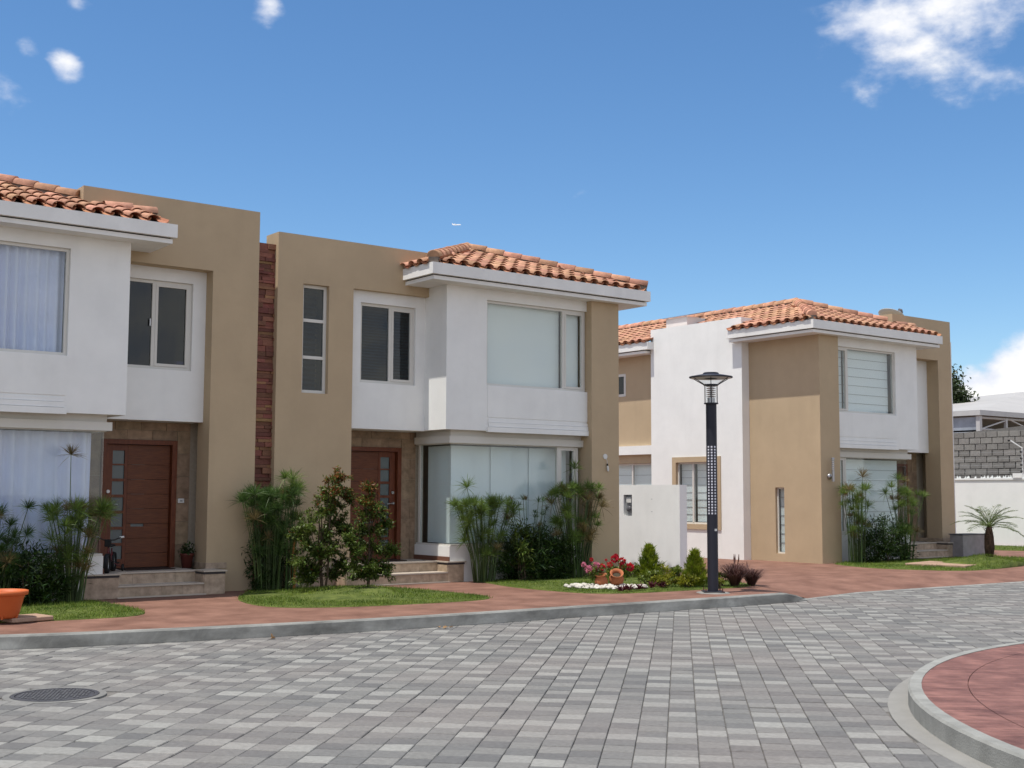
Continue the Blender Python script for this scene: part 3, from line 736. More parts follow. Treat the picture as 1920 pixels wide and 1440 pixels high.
def build_house(key, x0, y0, sg, s0, Ht, st, rec, sr, label, tall=False):
    H = empty('townhouse', (x0, y0, 0)); tag(H, label, 'house', 'white and tan townhouses')
    mp = lambda s, y, z: (sg * s, y, z)                       # local
    wmp = lambda s, y, z: (x0 + sg * s, y0 + y, z)            # world
    sb, zbb, zrb, zrt, zso, zft, zfb = 2.438, 2.775, 2.765, 5.266, 5.434, 5.729, 5.524
    p, ov = .596, .399
    # tan portal: pier and lintel in one plane
    b = MB(); holes = [(sr, 9, -1, zrt)]
    if tall: holes.append((-.181, .329, 3.34, 5.25))
    b.wall(s0, st, 0, .47, 0, Ht, holes, mp)
    if key != 'B': b.box(st - .18, st, .4701, 2.2, 5.3, Ht, mp); b.box(s0, st - .18, .4701, 2.2, Ht - .5, Ht - .45, mp)
    b.obj('wall', tan, H)
    # base skirting of the pier in the entrance
    # recessed white wall over the door
    w0, w1, wz0, wz1 = 1.05, 2.23, 3.60, 5.055
    b = MB(); b.wall(sr, sb + .1, rec, rec + .15, zrb, zrt + .08, [(w0, w1, wz0, wz1)], mp)
    b.box(sr + .001, sb + .1, rec + .15, 1.0, zrb, zrb + .12, mp)
    b.obj('wall', white, H)
    wn = window(H, mp, w0 + .002, w1 - .002, wz0 + .002, wz1 - .002, muls=(1.70,), fw=.05, fd=(.05, .10), depth=rec, gm=glassd, sash=(1,) if key != 'A' else (0,))
    if key == 'A':
        b = MB(); b.box(1.745, 1.765, rec + .03, rec + .045, 4.30, 4.42, mp); b.obj('latch', metal, wn)
    if tall:
        window(H, mp, -.179, .327, 3.342, 5.248, hmuls=(3.97, 4.62), fw=.055, fd=(.09, .15), gm=glassd)
    # bay
    bw0, bw1 = 3.348, 5.83
    b = MB(); b.wall(sb, 5.812, -p, -p + .15, zbb, zso + .03, [(bw0, 9, 3.622, 5.234)], mp)
    b.box(sb, sb + .15, -p + .15, .47, zbb, zso + .03, mp)
    b.box(sb + .15, 5.812, -p + .15, .75, zbb, zbb + .12, mp)
    b.box(sb, sb + .15, .4702, .75, zbb, zbb + .12, mp)
    b.obj('bay_wall', white, H)
    if key == 'B' or key == 'C' or key == 'A':
        mul = 5.24
        window(H, mp, bw0 + .002, 5.80, 3.624, 5.232, muls=(mul,), fw=.045, fd=(.05, .10), depth=-p, gm=glass, sash=(1,))
    b = MB(); b.box(bw0 + .02, 5.845, -p - .014, -p + .001, 3.03, 3.615, mp); b.obj('apron_panel', white, H)
    for z0_, z1_, pr in ((2.935, 2.995, .022), (2.852, 2.930, .040), (2.752, 2.846, .058)):
        b = MB(); b.box(bw0 + (.03 if pr < .05 else 0), 5.853, -p - pr, -p + .0015, z0_, z1_, mp); b.obj('moulding', white, H)
    # pilaster and side
    b = MB(); b.box(5.812, 6.531, -.742, -.30, 0, zso + .02, mp)
    b.obj('pilaster', tan, H)
    # ground floor bay: header, plinth, glass
    b = MB()
    b.box(2.665, 5.812, -.42, -.30, 2.52, 2.775, mp); b.box(2.665, 2.785, -.2998, .74, 2.52, 2.775, mp)
    b.obj('header', cream, H)
    b = MB()
    b.box(2.60, 5.83, -.485, -.4202, 2.535, 2.665, mp); b.box(2.60, 2.6648, -.4198, .70, 2.535, 2.665, mp)
    b.obj('header_moulding', cream, H)
    b = MB(); b.box(2.655, 5.812, -.43, -.28, 0, .652, mp); b.box(2.655, 2.80, -.2798, .74, 0, .652, mp); b.obj('plinth', white, H)
    gf = empty('bay_glazing'); gf.parent = H
    b = MB(); b.box(2.672, 5.812, -.435, -.33, .652, .685, mp); b.box(2.672, 2.74, -.33, .72, .652, .685, mp); b.obj('sill', frame_m, gf)
    b = MB(); b.box(2.69, 5.20, -.395, -.385, .686, 2.52, mp); b.obj('pane', glass, gf)
    b = MB(); b.box(2.69, 2.70, -.383, .60, .686, 2.52, mp); b.obj('pane', glass, gf)
    for a_, c_ in ((5.19, 5.25), (5.66, 5.72)):
        b = MB(); b.box(a_, c_, -.43, -.36, .686, 2.52, mp); b.obj('post', frame_m, gf)
    b = MB(); b.box(2.672, 2.73, .60, .66, .686, 2.52, mp); b.obj('post', frame_m, gf)
    b = MB(); b.wall(5.25, 5.66, -.425, -.37, .686, 2.52, [(5.30, 5.61, .74, 2.46)], mp); b.obj('sash', frame_m, gf)
    b = MB(); b.box(5.295, 5.615, -.40, -.392, .735, 2.465, mp); b.obj('pane', glass, gf)
    # entrance wall with door
    D0, D1, DZ0, DZ1 = 1.06, 2.33, .375, 2.465
    yd = .75
    b = MB(); b.wall(s0 + .3, 2.86, yd + .02, yd + .2, 0, 2.80, [(D0, D1, .3, DZ1)], mp); ew = b.obj('entrance_wall', grout, H)
    tw, th = .43, .375
    z = .375; k = 0
    while z < 2.765:
        z1_ = min(z + th, 2.765); a = sr - (.2 if k % 2 else .0)
        while a < 2.665:
            a0, a1 = max(a, sr + .004), min(a + tw, 2.664)
            # clip against the door opening
            segs = [(a0, a1, z, z1_)]
            res = []
            for (q0, q1, r0, r1) in segs:
                if q1 <= D0 - .002 or q0 >= D1 + .002 or r0 >= DZ1: res.append((q0, q1, r0, r1))
                else:
                    if q0 < D0 - .05: res.append((q0, D0 - .002, r0, r1))
                    if q1 > D1 + .05: res.append((D1 + .002, q1, r0, r1))
                    if r1 > DZ1 + .03: res.append((max(q0, D0), min(q1, D1), DZ1 + .002, r1))
            for q0, q1, r0, r1 in res:
                if q1 - q0 < .03 or r1 - r0 < .03: continue
                o = link('wall_tile', TILEBOX, ew)
                o.location = (sg * (q0 + q1) / 2, yd + .012 + random.uniform(-.003, .003), (r0 + r1) / 2)
                o.scale = (q1 - q0 - .006, .022, r1 - r0 - .006)
            a += tw
        z += th; k += 1
    # door
    b = MB(); b.wall(D0, D1, yd - .03, yd + .14, DZ0, DZ1, [(D0 + .085, D1 - .085, 0, DZ1 - .075)], mp)
    dr = b.obj('door_frame', woodf, H)
    dv = empty('door'); dv.parent = H
    L0, L1 = D0 + .09, D1 - .09; ydl = yd + .06
    gl0, gl1 = L1 - .32, L1 - .12                 # glazed strip on the bay side
    z0_, z1_ = DZ0 + .012, DZ1 - .08
    zr = [.62, .90, 1.17, 1.44, 1.71, 1.98, 2.20]
    gh = [(gl0, gl1, zz - .17, zz + .045) for zz in ([.70, .96, 1.22, 1.48, 1.74, 2.0, 2.24])]
    slits = [(L0 + .42, L0 + .64, zz, zz + .045) for zz in (1.05, 1.30, 1.55, 1.80, 2.05)]
    # stiles and rails as planks
    pz = [z0_, .62, .86, 1.10, 1.34, 1.58, 1.82, 2.06, z1_]
    for i in range(len(pz) - 1):
        b = MB(); hs = [h_ for h_ in slits if h_[2] > pz[i] and h_[3] < pz[i + 1]]
        b.wall(L0, gl0 - .055, ydl - .0, ydl + .045, pz[i] + .003, pz[i + 1] - .003, hs, mp)
        b.obj('plank', wood, dv)
    b = MB(); b.wall(gl0 - .05, L1, ydl - .006, ydl + .045, z0_, z1_, gh, mp); b.obj('stile', woodf, dv)
    b = MB(); b.box(L0, L1, ydl + .046, ydl + .055, z0_, z1_, mp); b.obj('backing', dark, dv)
    for h_ in gh:
        b = MB(); b.box(h_[0] - .003, h_[1] + .003, ydl + .018, ydl + .028, h_[2] - .003, h_[3] + .003, mp); b.obj('pane', frost, dv)
    for h_ in slits:
        b = MB(); b.box(h_[0] - .003, h_[1] + .003, ydl + .02, ydl + .03, h_[2] - .003, h_[3] + .003, mp); b.obj('pane', frost, dv)
    hz = 1.42; ha = L1 - .055
    b = MB(); b.tube([mp(ha, ydl - .006, hz), mp(ha, ydl - .055, hz)], .022, 10)
    b.tube([mp(ha, ydl - .05, hz), mp(ha - .15, ydl - .055, hz - .01)], .012, 8); b.obj('handle', metal, dv)
    b = MB(); b.tube([mp(ha, ydl - .004, hz + .2), mp(ha, ydl - .03, hz + .2)], .028, 12); b.obj('lock', metal, dv)
    # steps
    c0 = (.70, 1.04) if key != 'B' else (.50, 1.02)
    c1 = (2.42, 2.94) if key != 'B' else (2.61, 2.96)
    stp = empty('entrance_steps'); stp.parent = H
    b = MB(); b.box(s0 + .25 if key == 'B' else sr - .1, 2.80, -.10, yd + .02, 0, .345, mp); b.box(c0[1], c1[0], -.42, -.10, 0, .165, mp)
    b.box(c0[0], c0[1], -.44, -.02, 0, .32, mp); b.box(c1[0] , c1[1] - .02, -.44, -.02, 0, .32, mp)
    b.obj('base', grout, stp)
    def clad(a0, a1, y, z0_, z1_, w=.36):
        n = max(1, round((a1 - a0) / w))
        for k in range(n):
            q0 = a0 + (a1 - a0) * k / n; q1 = a0 + (a1 - a0) * (k + 1) / n
            o = link('step_tile', STEPBOX, stp); o.location = (sg * (q0 + q1) / 2, y - .008, (z0_ + z1_) / 2); o.scale = (abs(q1 - q0) - .003, .016, z1_ - z0_ - .003)
    clad(c0[1], c1[0], -.42, .004, .165); clad(c0[1] , c1[0], -.10, .19, .345)
    clad(c0[0], c0[1], -.44, .004, .32, .5); clad(c1[0], c1[1], -.44, .004, .32, .5)
    for a_, sgn in ((c0[1] + .008, 1), (c1[0] - .008, -1), (c0[0] - .008, -1), (c1[1] - .012, 1)):
        o = link('step_tile', STEPBOX, stp); o.location = (sg * a_, -.23, .16); o.scale = (.016, .42, .316)
    b = MB(); b.box(c0[1], c1[0], -.455, -.10, .168, .192, mp); b.obj('tread', tread, stp)
    b = MB(); b.box(c0[1] - .02, c1[0] + .02, -.135, yd + .01, .350, .375, mp); b.obj('landing', tread, stp)
    for q0, q1 in (c0, c1):
        b = MB(); b.box(q0 - .03, q1 + .03, -.49, -.02, .357, .3785, mp); b.obj('coping', tread, stp)
        b = MB(); b.box(q0 - .01, q1 + .01, -.465, -.02, .322, .356, mp); b.obj('coping_shadow_gap', mat('coping_shade_dark', (.05, .045, .05), .7), stp)  # near-black strip standing in for the shade under the coping overhang
    b = MB(); b.box(c0[1] - .02, c1[0] + .02, -.50, -.437, .004, .022, mp); b.obj('bottom_strip', tread, stp)
    b = MB(); b.box(sr - .012, sr + .014, -.01, yd, .376, .47, mp); b.box(sr - .35, sr + .012, -.016, -.001, .376, .47, mp); b.obj('skirting', steptile, stp)
    b = MB(); b.box(2.64, 2.654, -.44, yd, .376, .46, mp); b.obj('skirting', mat('brown_skirting', (.16, .075, .05), .6), stp)
    # eaves
    f0 = 1.858; f1 = 7.186 if key != 'C' else 7.03
    yf = -p - ov; yl = 0.0 if True else 0
    b = MB()
    b.box(f0, f1, yf, yf + .14, zfb, zft, mp)                          # front fascia
    b.box(f0, f0 + .14, yf + .14, -.001, zfb, zft, mp)                    # return to the tan wall
    b.box(f1 - .14, f1, yf + .14, 1.78 if key == 'C' else 8, zfb, zft, mp)
    b.obj('fascia', fascia_m, H)
    b = MB(); b.box(f0 + .055, f1 - .055, yf + .055, -.001, zso, zfb - .022, mp)
    if key == 'C': b.box(6.5312, f1 - .055, -.001, 1.72, zso, zfb - .022, mp)
    else: b.box(6.3, f1 - .055, -.001, 8, zso, zfb - .022, mp)
    b.obj('soffit', fascia_m, H)
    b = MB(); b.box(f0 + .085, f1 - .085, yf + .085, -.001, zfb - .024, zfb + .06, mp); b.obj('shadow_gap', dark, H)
    # roof deck + tiles
    roof = empty('roof'); roof.parent = H
    ze = zft - .005
    uc = (f0 + f1) / 2; half = (f1 - f0) / 2
    ey = yf + .04; ridge_y = ey + half; zr_ = ze + half * PITCH
    yback = 7.5
    b = MB()
    if key == 'B':
        b.add([mp(f0 + .03, ey, ze), mp(f1 - .03, ey, ze), mp(uc, ridge_y, zr_)], [(0, 1, 2)])
        b.add([mp(f0 + .03, ey, ze), mp(uc, ridge_y, zr_), mp(uc, yback, zr_), mp(f0 + .03, yback, ze)], [(0, 1, 2, 3)])
    else:
        yw = -.002; sw = f0 + (yw - ey)
        b.add([mp(f0 + .06, ey, ze), mp(f1 - .03, ey, ze), mp(uc, ridge_y, zr_), mp(sw, yw, ze + (yw - ey) * PITCH), mp(f0 + .06, yw, ze + (yw - ey) * PITCH)], [(0, 1, 2, 3, 4)])
        b.add([mp(sw, yw, ze + (yw - ey) * PITCH), mp(uc, ridge_y, zr_), mp(uc, yback, zr_), mp(sw, yback, ze + (yw - ey) * PITCH)], [(0, 1, 2, 3)])
        # closed verge end
        b.add([mp(f0 + .06, ey, ze), mp(f0 + .06, yw, ze + (yw - ey) * PITCH), mp(f0 + .06, yw, ze - .01), mp(f0 + .06, ey, ze - .01)], [(0, 1, 2, 3)])
    if key == 'C':
        zc = ze + .45 * PITCH
        b.add([mp(f1 - .03, ey, ze), mp(f1 - .03, 1.74, ze), mp(f1 - .45, 1.74, zc), mp(f1 - .45, ey + .45, zc)], [(0, 1, 2, 3)])
        b.add([mp(f1 - .03, 4.66, ze), mp(f1 - .03, 9.3, ze), mp(f1 - .45, 9.3, zc), mp(f1 - .45, 4.66, zc)], [(0, 1, 2, 3)])
        b.add([mp(f1 - .45, ey + .45, zc), mp(f1 - .45, 9.3, zc), mp(uc, 9.3, zr_), mp(uc, ridge_y, zr_)], [(0, 1, 2, 3)])
    else:
        b.add([mp(f1 - .03, ey, ze), mp(f1 - .03, yback, ze), mp(uc, yback, zr_), mp(uc, ridge_y, zr_)], [(0, 1, 2, 3)])
    b.obj('deck', mortar, roof, weld=False)
    W_ = f1 - f0
    def clipf(u, d):          # u measured from f0
        if u < -.02 or u > W_ + .02: return False
        right = W_ - u >= d + .02
        if key == 'B': return right and u >= d + .02
        if d < -ey - .16 : return right and u > .14
        return right and u >= d + .06
    slope(H, mp(f0, ey, ze), (sg, 0, 0), (0, 1, 0), W_, half, clipf, roof=roof)
    # side slope on the free end
    if key == 'C':
        Ls = 9.3 - ey
        def clips(u, d):
            y = ey + u
            if u < d + .02 or d > half: return False
            return not (1.72 < y < 4.66 and d < .52)
        slope(H, mp(f1, ey, ze), (0, 1, 0), (-sg, 0, 0), Ls, half, clips, roof=roof)
    elif key == 'B':
        slope(H, mp(f0, ey, ze), (0, 1, 0), (sg, 0, 0), 3.2, half, lambda u, d: u > d + .02 and (ey + u < -.05 or (d > .55 and ey + u > .55)), roof=roof)
        slope(H, mp(f1, ey, ze), (0, 1, 0), (-sg, 0, 0), 3.0, half, lambda u, d: u > d + .02 and d < 1.2, roof=roof)
    # ridges
    ridge_line(roof, mp(f1 - .05, ey + .03, ze + .06), mp(uc, ridge_y, zr_ + .05))
    if key == 'B':
        ridge_line(roof, mp(f0 + .05, ey + .03, ze + .06), mp(uc, ridge_y, zr_ + .05))
    else:
        sw = max(f0 + (0 - ey), st - .0)
        yq = ey + (sw - f0)
        ridge_line(roof, mp(sw + .02, yq + .02, ze + (sw - f0) * PITCH + .05), mp(uc, ridge_y, zr_ + .05))
        ridge_line(roof, mp(f0 + .03, -.13, ze + (-.13 - ey) * PITCH - .01), mp(f0 + .03 + (.80 if key == 'A' else .72), -.13, ze + (-.13 - ey) * PITCH - .01))
    ridge_line(roof, mp(uc, ridge_y, zr_ + .05), mp(uc, yback if key != 'C' else 9.3, zr_ + .05))
    # shell behind: side, rear and inner walls keep the rooms dark
    b = MB()
    b.box(s0, s0 + .2, .4702, 8.6, 0, 5.40, mp)
    b.box(s0 + .2, 6.5, 8.4, 8.6, 0, 5.40, mp)
    if key != 'C': b.box(6.38, 6.53, -.2998, 8.4, 0, 5.43, mp)
    b.obj('outer_wall', tan if key != 'B' else white, H)
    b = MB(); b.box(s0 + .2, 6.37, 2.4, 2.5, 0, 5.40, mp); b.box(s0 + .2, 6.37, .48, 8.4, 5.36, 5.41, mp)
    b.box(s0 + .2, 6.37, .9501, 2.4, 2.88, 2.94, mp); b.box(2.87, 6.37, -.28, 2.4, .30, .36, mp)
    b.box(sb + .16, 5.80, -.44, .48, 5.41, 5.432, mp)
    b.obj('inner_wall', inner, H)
    return H, mp, wmp

AX, AY = 9.252, 19.23; BX, BY = 10.323, 19.315; CX, CY = 30.243, 19.796
HA, mA, wA = build_house('A', AX, AY, -1, 0.0, 6.369, 3.0, .265, .821, 'white and tan townhouse at the left edge with a bicycle on its porch')
HB, mB, wB = build_house('B', BX, BY, 1, -.673, 6.102, 3.0, .127, .821, 'middle townhouse beside the timber-clad strip, with two leafy shrubs before its door', tall=True)
HC, mC, wC = build_house('C', CX, CY, -1, 0.0, 6.369, 2.591, .361, .60, 'farthest townhouse on the right with a sunlit side wall and a satellite dish')

# ---- extra parts of the right-hand house
# side wall (tan) with slit window; local a = y, depth from s=6.531 inward
ms = lambda s: (lambda a, d, z: (-(s - d), a, z))
b = MB(); b.wall(-.30, 1.47, 0, .15, 0, 5.453, [(.385, .665, .19, 1.79)], ms(6.531)); b.obj('wall', tan, HC)
window(HC, ms(6.531), .387, .663, .192, 1.788, fw=.035, fd=(.07, .11), gm=glass)
WS = 6.79
b = MB(); b.wall(1.47, 4.75, 0, .2, 0, 6.07, [(2.21, 3.94, .72, 2.59)], ms(WS)); b.box(-WS + .2, -6.2, 1.47, 1.60, 0, 6.07); b.box(-WS + .2, -6.2, 4.60, 4.75, 0, 6.07); b.obj('wall', white, HC)
b = MB(); b.wall(2.212, 3.938, -.03, .06, .722, 2.588, [(2.35, 3.80, .85, 2.45)], ms(WS)); b.obj('window_surround', tan, HC)
w_ = window(HC, ms(WS), 2.352, 3.798, .852, 2.448, muls=(3.24,), fw=.045, fd=(.05, .10), gm=glass)
# rear block
RS = 6.60
b = MB(); b.wall(4.751, 9.3, 0, .2, 0, 5.50, [(4.80, 6.9, .9, 2.46), (5.96, 6.46, 4.34, 4.98)], ms(RS)); b.obj('wall', tan, HC)
b = MB(); b.box(-RS - .10, -RS - .001, 4.752, 9.3, 2.70, 2.94); b.obj('band', white, HC)
window(HC, ms(RS), 4.802, 6.898, .902, 2.458, muls=(5.75,), fw=.045, fd=(.05, .10), gm=glass)
window(HC, ms(RS), 5.962, 6.458, 4.342, 4.978, fw=.07, fd=(-.01, .06), gm=glassd)
b = MB(); b.box(-7.03, -6.89, 4.63, 9.3, 5.524, 5.729); b.box(-6.89, -6.791, 4.63, 4.77, 5.524, 5.729); b.obj('fascia', fascia_m, HC)
b = MB(); b.box(-6.975, -6.45, 4.79, 9.3, 5.434, 5.50); b.obj('soffit', fascia_m, HC)
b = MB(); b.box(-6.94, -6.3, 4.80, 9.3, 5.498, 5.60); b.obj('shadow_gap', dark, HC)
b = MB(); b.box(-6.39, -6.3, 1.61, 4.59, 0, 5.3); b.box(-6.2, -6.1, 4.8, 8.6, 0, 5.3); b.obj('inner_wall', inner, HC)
# white party wall fin at the far right end
b = MB(); b.box(.02, .42, .25, 8.6, 0, 5.87); b.obj('party_wall', white, HC)
# roof light box with glass lid
sk = empty('skylight'); sk.parent = HC
b = MB(); b.box(-6.0, -5.3, 4.15, 4.95, 5.9, 6.46); b.obj('kerb', fascia_m, sk)
b = MB(); b.add([(-6.05, 4.05, 6.465), (-5.15, 4.05, 6.66), (-5.15, 5.05, 6.66), (-6.05, 5.05, 6.465), (-6.05, 4.05, 6.485), (-5.15, 4.05, 6.68), (-5.15, 5.05, 6.68), (-6.05, 5.05, 6.485)], [(0, 1, 2, 3), (4, 5, 6, 7), (0, 1, 5, 4), (1, 2, 6, 5), (2, 3, 7, 6), (3, 0, 4, 7)]); b.obj('lid', mat('grey_panel', (.22, .25, .29), .3), sk)

# timber-clad strip between the two left houses
cw = empty('timber_cladding', (9.45, 19.44, 0)); tag(cw, 'tall narrow strip of stacked reddish timber blocks between the two left houses', 'cladding')
b = MB(); b.box(-.25, .25, .03, .2, 0, 5.9); b.obj('backing', dark, cw)
sb1 = unitbox('timber_block', strip, bev=.03); sb2 = unitbox('timber_block', stripy, bev=.03)
z = 0.0
while z < 5.88:
    h = random.choice((.045, .055, .065, .08, .10)); x = -.23
    if z + h > 5.9: break
    while x < .225:
        w = min(random.uniform(.12, .46), .23 - x)
        pr = random.choice((.02, .03, .045, .06))
        o = link('timber_block', sb2 if (h < .06 and random.random() < .28) else sb1, cw)
        o.location = (x + w / 2, .03 - pr / 2, z + h / 2); o.scale = (w - .003, pr, h - .004)
        x += w
    z += h

# ---- curtains and blinds
folds('curtain', wA, 3.37, 6.2, 3.64, 5.215, -.40, .075, .15, curt, 'pleated lilac-white curtain in the left house\'s upper bay window')
folds('curtain', wA, 2.80, 5.6, .70, 2.51, -.19, .095, .20, curt, 'long bluish-white curtain behind the left house\'s ground floor glazing')
def panels(name, mp, a0, a1, z0, z1, d, n, mt, label):
    r_ = empty(name, mp(a0, d, z1)); base = Vector(mp(a0, d, z1)); lp = lambda a, dd, z: tuple(Vector(mp(a, dd, z)) - base)
    w = (a1 - a0) / n
    for k in range(n):
        b = MB(); q0 = a0 + k * w; dd = d + (.03 if k % 2 else 0)
        b.box(q0 - .02, q0 + w + .02, dd, dd + .006, z0, z1, lp); b.obj('curtain_panel', mt, r_)
    tag(r_, label, 'curtain'); return r_
panels('panel_curtain', wB, 2.86, 5.62, .69, 2.50, -.18, 6, curtw, 'row of pale grey hanging panels behind the middle house\'s ground floor glazing')
panels('panel_curtain', lambda a, d, z: wB(2.84 + d, a, z), -.14, .60, .69, 2.50, .0, 2, curtw, 'two pale grey hanging panels at the middle house\'s side pane by the steps')
r_ = empty('roller_blind', wB(3.4, -.42, 5.2)); tag(r_, 'plain pale roller blind filling the middle house\'s upper bay window', 'blind')
b = MB(); b.box(0, 1.83, 0, .006, -1.53, .02); b.obj('cloth', blindm, r_)
b = MB(); b.box(1.90, 2.33, 0, .006, -1.53, .02); b.obj('cloth', blindm, r_)
roman('roman_blind', wC, 3.42, 5.20, 3.66, 5.20, -.40, .22, 'white roman blind in the right house\'s upper bay window, wide pane')
roman('roman_blind', wC, 5.27, 5.75, 3.66, 5.20, -.40, .22, 'narrow white roman blind in the right house\'s upper bay window, side pane')
roman('roman_blind', wC, 2.86, 5.18, .70, 2.50, -.22, .26, 'wide white roman blind behind the right house\'s ground floor glazing')
roman('roman_blind', wC, 5.27, 5.66, .70, 2.50, -.22, .26, 'slim white roman blind next to the right house\'s wall lantern')
wms = lambda s: (lambda a, d, z: (CX - (s - d), CY + a, z))
roman('roman_blind', wms(6.531), .41, .64, .22, 1.77, .16, .22, 'tiny white roman blind in the right house\'s slit window')
roman('roman_blind', wms(6.79), 2.38, 3.20, .88, 2.43, .17, .19, 'white roman blind in the side window behind the lamp post')
roman('roman_blind', wms(6.79), 3.28, 3.77, .88, 2.43, .17, .19, 'narrow white roman blind in the side window left of the lamp post')
roman('roman_blind', wms(6.60), 4.82, 6.88, .92, 2.44, .16, .30, 'pale blind in the rear window above the white boundary wall')
# horizontal slat blind in the middle house recess window
r_ = empty('slat_blind', wB(1.1, .27, 5.02)); tag(r_, 'dim grey slat blind behind the dark window over the middle house\'s entrance', 'blind')
slm = unitbox('slat', mat('blind_slat', (.16, .19, .20), .6))
for k in range(26):
    o = link('slat', slm, r_); o.location = (.55, .02, -.03 - k * .055); o.scale = (1.08, .045, .004); o.rotation_euler = (R(38), 0, 0)
r_ = empty('slat_blind', wB(-.13, .30, 5.20)); tag(r_, 'dim grey slat blind behind the tall three-pane window', 'blind')
for k in range(20):
    o = link('slat', slm, r_); o.location = (.2, .02, -.03 - k * .09); o.scale = (.40, .07, .004); o.rotation_euler = (R(38), 0, 0)
# small toy on the left house's upper sill
toy = empty('sill_toy', wA(1.14, .40, 3.66)); tag(toy, 'small purple box with an orange figure on the left house\'s upper window sill', 'toy')
b = MB(); b.box(-.13, .02, -.05, .05, 0, .10); b.obj('box', mat('purple_card', (.20, .16, .45), .6), toy, bevel=.006)
b = MB(); b.lathe([(.0001, .17), (.02, .16), (.025, .12), (.015, .09), (.03, .04), (.03, 0)], 10, (.06, 0, 0)); b.obj('figure', mat('orange_toy', (.5, .15, .05), .6), toy, smooth=True)

# ---- wall fittings
bl = empty('hanging_bulb', wB(6.154, -.742, 2.352)); tag(bl, 'bare bulb hanging from a round white plate on the middle house\'s pilaster', 'wall light')
b = MB(); b.tube([(0, 0, 0), (0, -.02, 0)], .052, 20); b.obj('plate', wplast, bl)
b = MB(); b.tube([(.01, -.02, -.03), (.03, -.035, -.08), (.038, -.03, -.15)], .004, 5); b.obj('cable', wplast, bl)
b = MB(); b.tube([(.038, -.03, -.14), (.042, -.03, -.185)], .016, 8); b.obj('socket', blackm, bl)
b = MB(); b.tube([(.042, -.03, -.185), (.05, -.035, -.25), (.056, -.035, -.29)], [.018, .022, .018], 8); b.obj('bulb', wplast, bl)
wl = empty('wall_lantern', wC(6.24, -.742, 2.10)); tag(wl, 'steel cylinder wall lantern on the right house\'s pilaster', 'wall light')
b = MB(); b.lathe([(.0001, .0), (.075, .0), (.07, .03), (.04, .06), (.0001, .07)], 16, mp=lambda q: (q[0], -q[2], q[1] - .05)); b.obj('mount', metal, wl, smooth=True)
b = MB(); b.tube([(0, -.06, -.05), (0, -.14, -.05)], .02, 8); b.tube([(0, -.12, -.17), (0, -.12, .10)], .034, 14); b.obj('body', metal, wl)
b = MB()
for k in range(5): b.lathe([(.024, 0), (.044, .004), (.044, .018), (.024, .022)], 14, (0, -.12, .12 + k * .05))
b.obj('louvre', metal, wl)
b = MB(); b.tube([(0, -.12, .10), (0, -.12, .37)], .024, 10); b.obj('lens', wplast, wl)
b = MB(); b.lathe([(.045, .36), (.04, .39), (.0001, .40)], 14, (0, -.12, 0)); b.obj('cap', metal, wl)
for nm, loc, lb in (('intercom', wA(.97, .742, 1.47), 'small white intercom beside the left house\'s front door'),):
    ic = empty(nm, loc); tag(ic, lb, 'intercom')
    b = MB(); b.box(-.055, .055, -.018, 0, -.038, .038); b.obj('case', wplast, ic, bevel=.006)
    b = MB(); b.box(-.02, .02, -.022, -.018, -.012, .012); b.obj('button', rod, ic)
ic = empty('intercom', (CX - .60, 20.62, 1.49)); tag(ic, 'small white intercom on the right house\'s entrance side wall', 'intercom')
b = MB(); b.box(-.018, 0, -.05, .05, -.05, .05); b.obj('case', wplast, ic, bevel=.006)
b = MB(); b.box(-.022, -.018, -.02, .02, -.012, .012); b.obj('button', rod, ic)
for hx, w_, lb in ((wB(1.7, .42, .378), .9, 'dark doormat at the middle house\'s door'), (wA(1.65, .42, .378), .8, 'dark doormat at the left house\'s door')):
    dm = MB(); dm.box(-w_ / 2, w_ / 2, -.22, .22, 0, .014)
    o = dm.obj('doormat', mat('brown_mat', (.045, .025, .02), 1, .3, 60, bump=.8, bscale=200), None, bevel=.004); o.location = hx; tag(o, lb, 'doormat')

# satellite dish on the right house
sd = empty('satellite_dish', (29.05, 20.85, 5.92)); tag(sd, 'grey satellite dish tilted skyward on the right house\'s roof', 'satellite dish')
Q = Matrix.Rotation(R(58), 3, 'X') @ Matrix.Rotation(R(0), 3, 'Z')
b = MB(); b.lathe([(.0001, 0), (.14, .012), (.27, .045), (.36, .085), (.36, .095), (.27, .055), (.0001, .012)], 28, mp=lambda q: tuple(Matrix.Rotation(R(25), 3, 'Y') @ Vector((q[0], q[1], q[2])) + Vector((.0, 0, .58)))); b.obj('dish', mat('dish_paint', (.42, .42, .41), .5), sd, smooth=True)
b = MB(); b.tube([(0, 0, 0), (0, 0, .5), (0, 0, .57)], .025, 8); b.obj('mast', steelp, sd)
b = MB(); b.tube([(.28, .05, .40), (.52, .05, .62), (.60, .05, .78)], .018, 6); b.obj('arm', mat('dark_arm', (.08, .08, .13), .6), sd)
b = MB(); b.tube([(.60, .05, .78), (.56, .05, .86), (.47, .05, .85)], [.03, .035, .045], 8); b.obj('receiver', mat('grey_lnb', (.18, .18, .2), .6), sd)

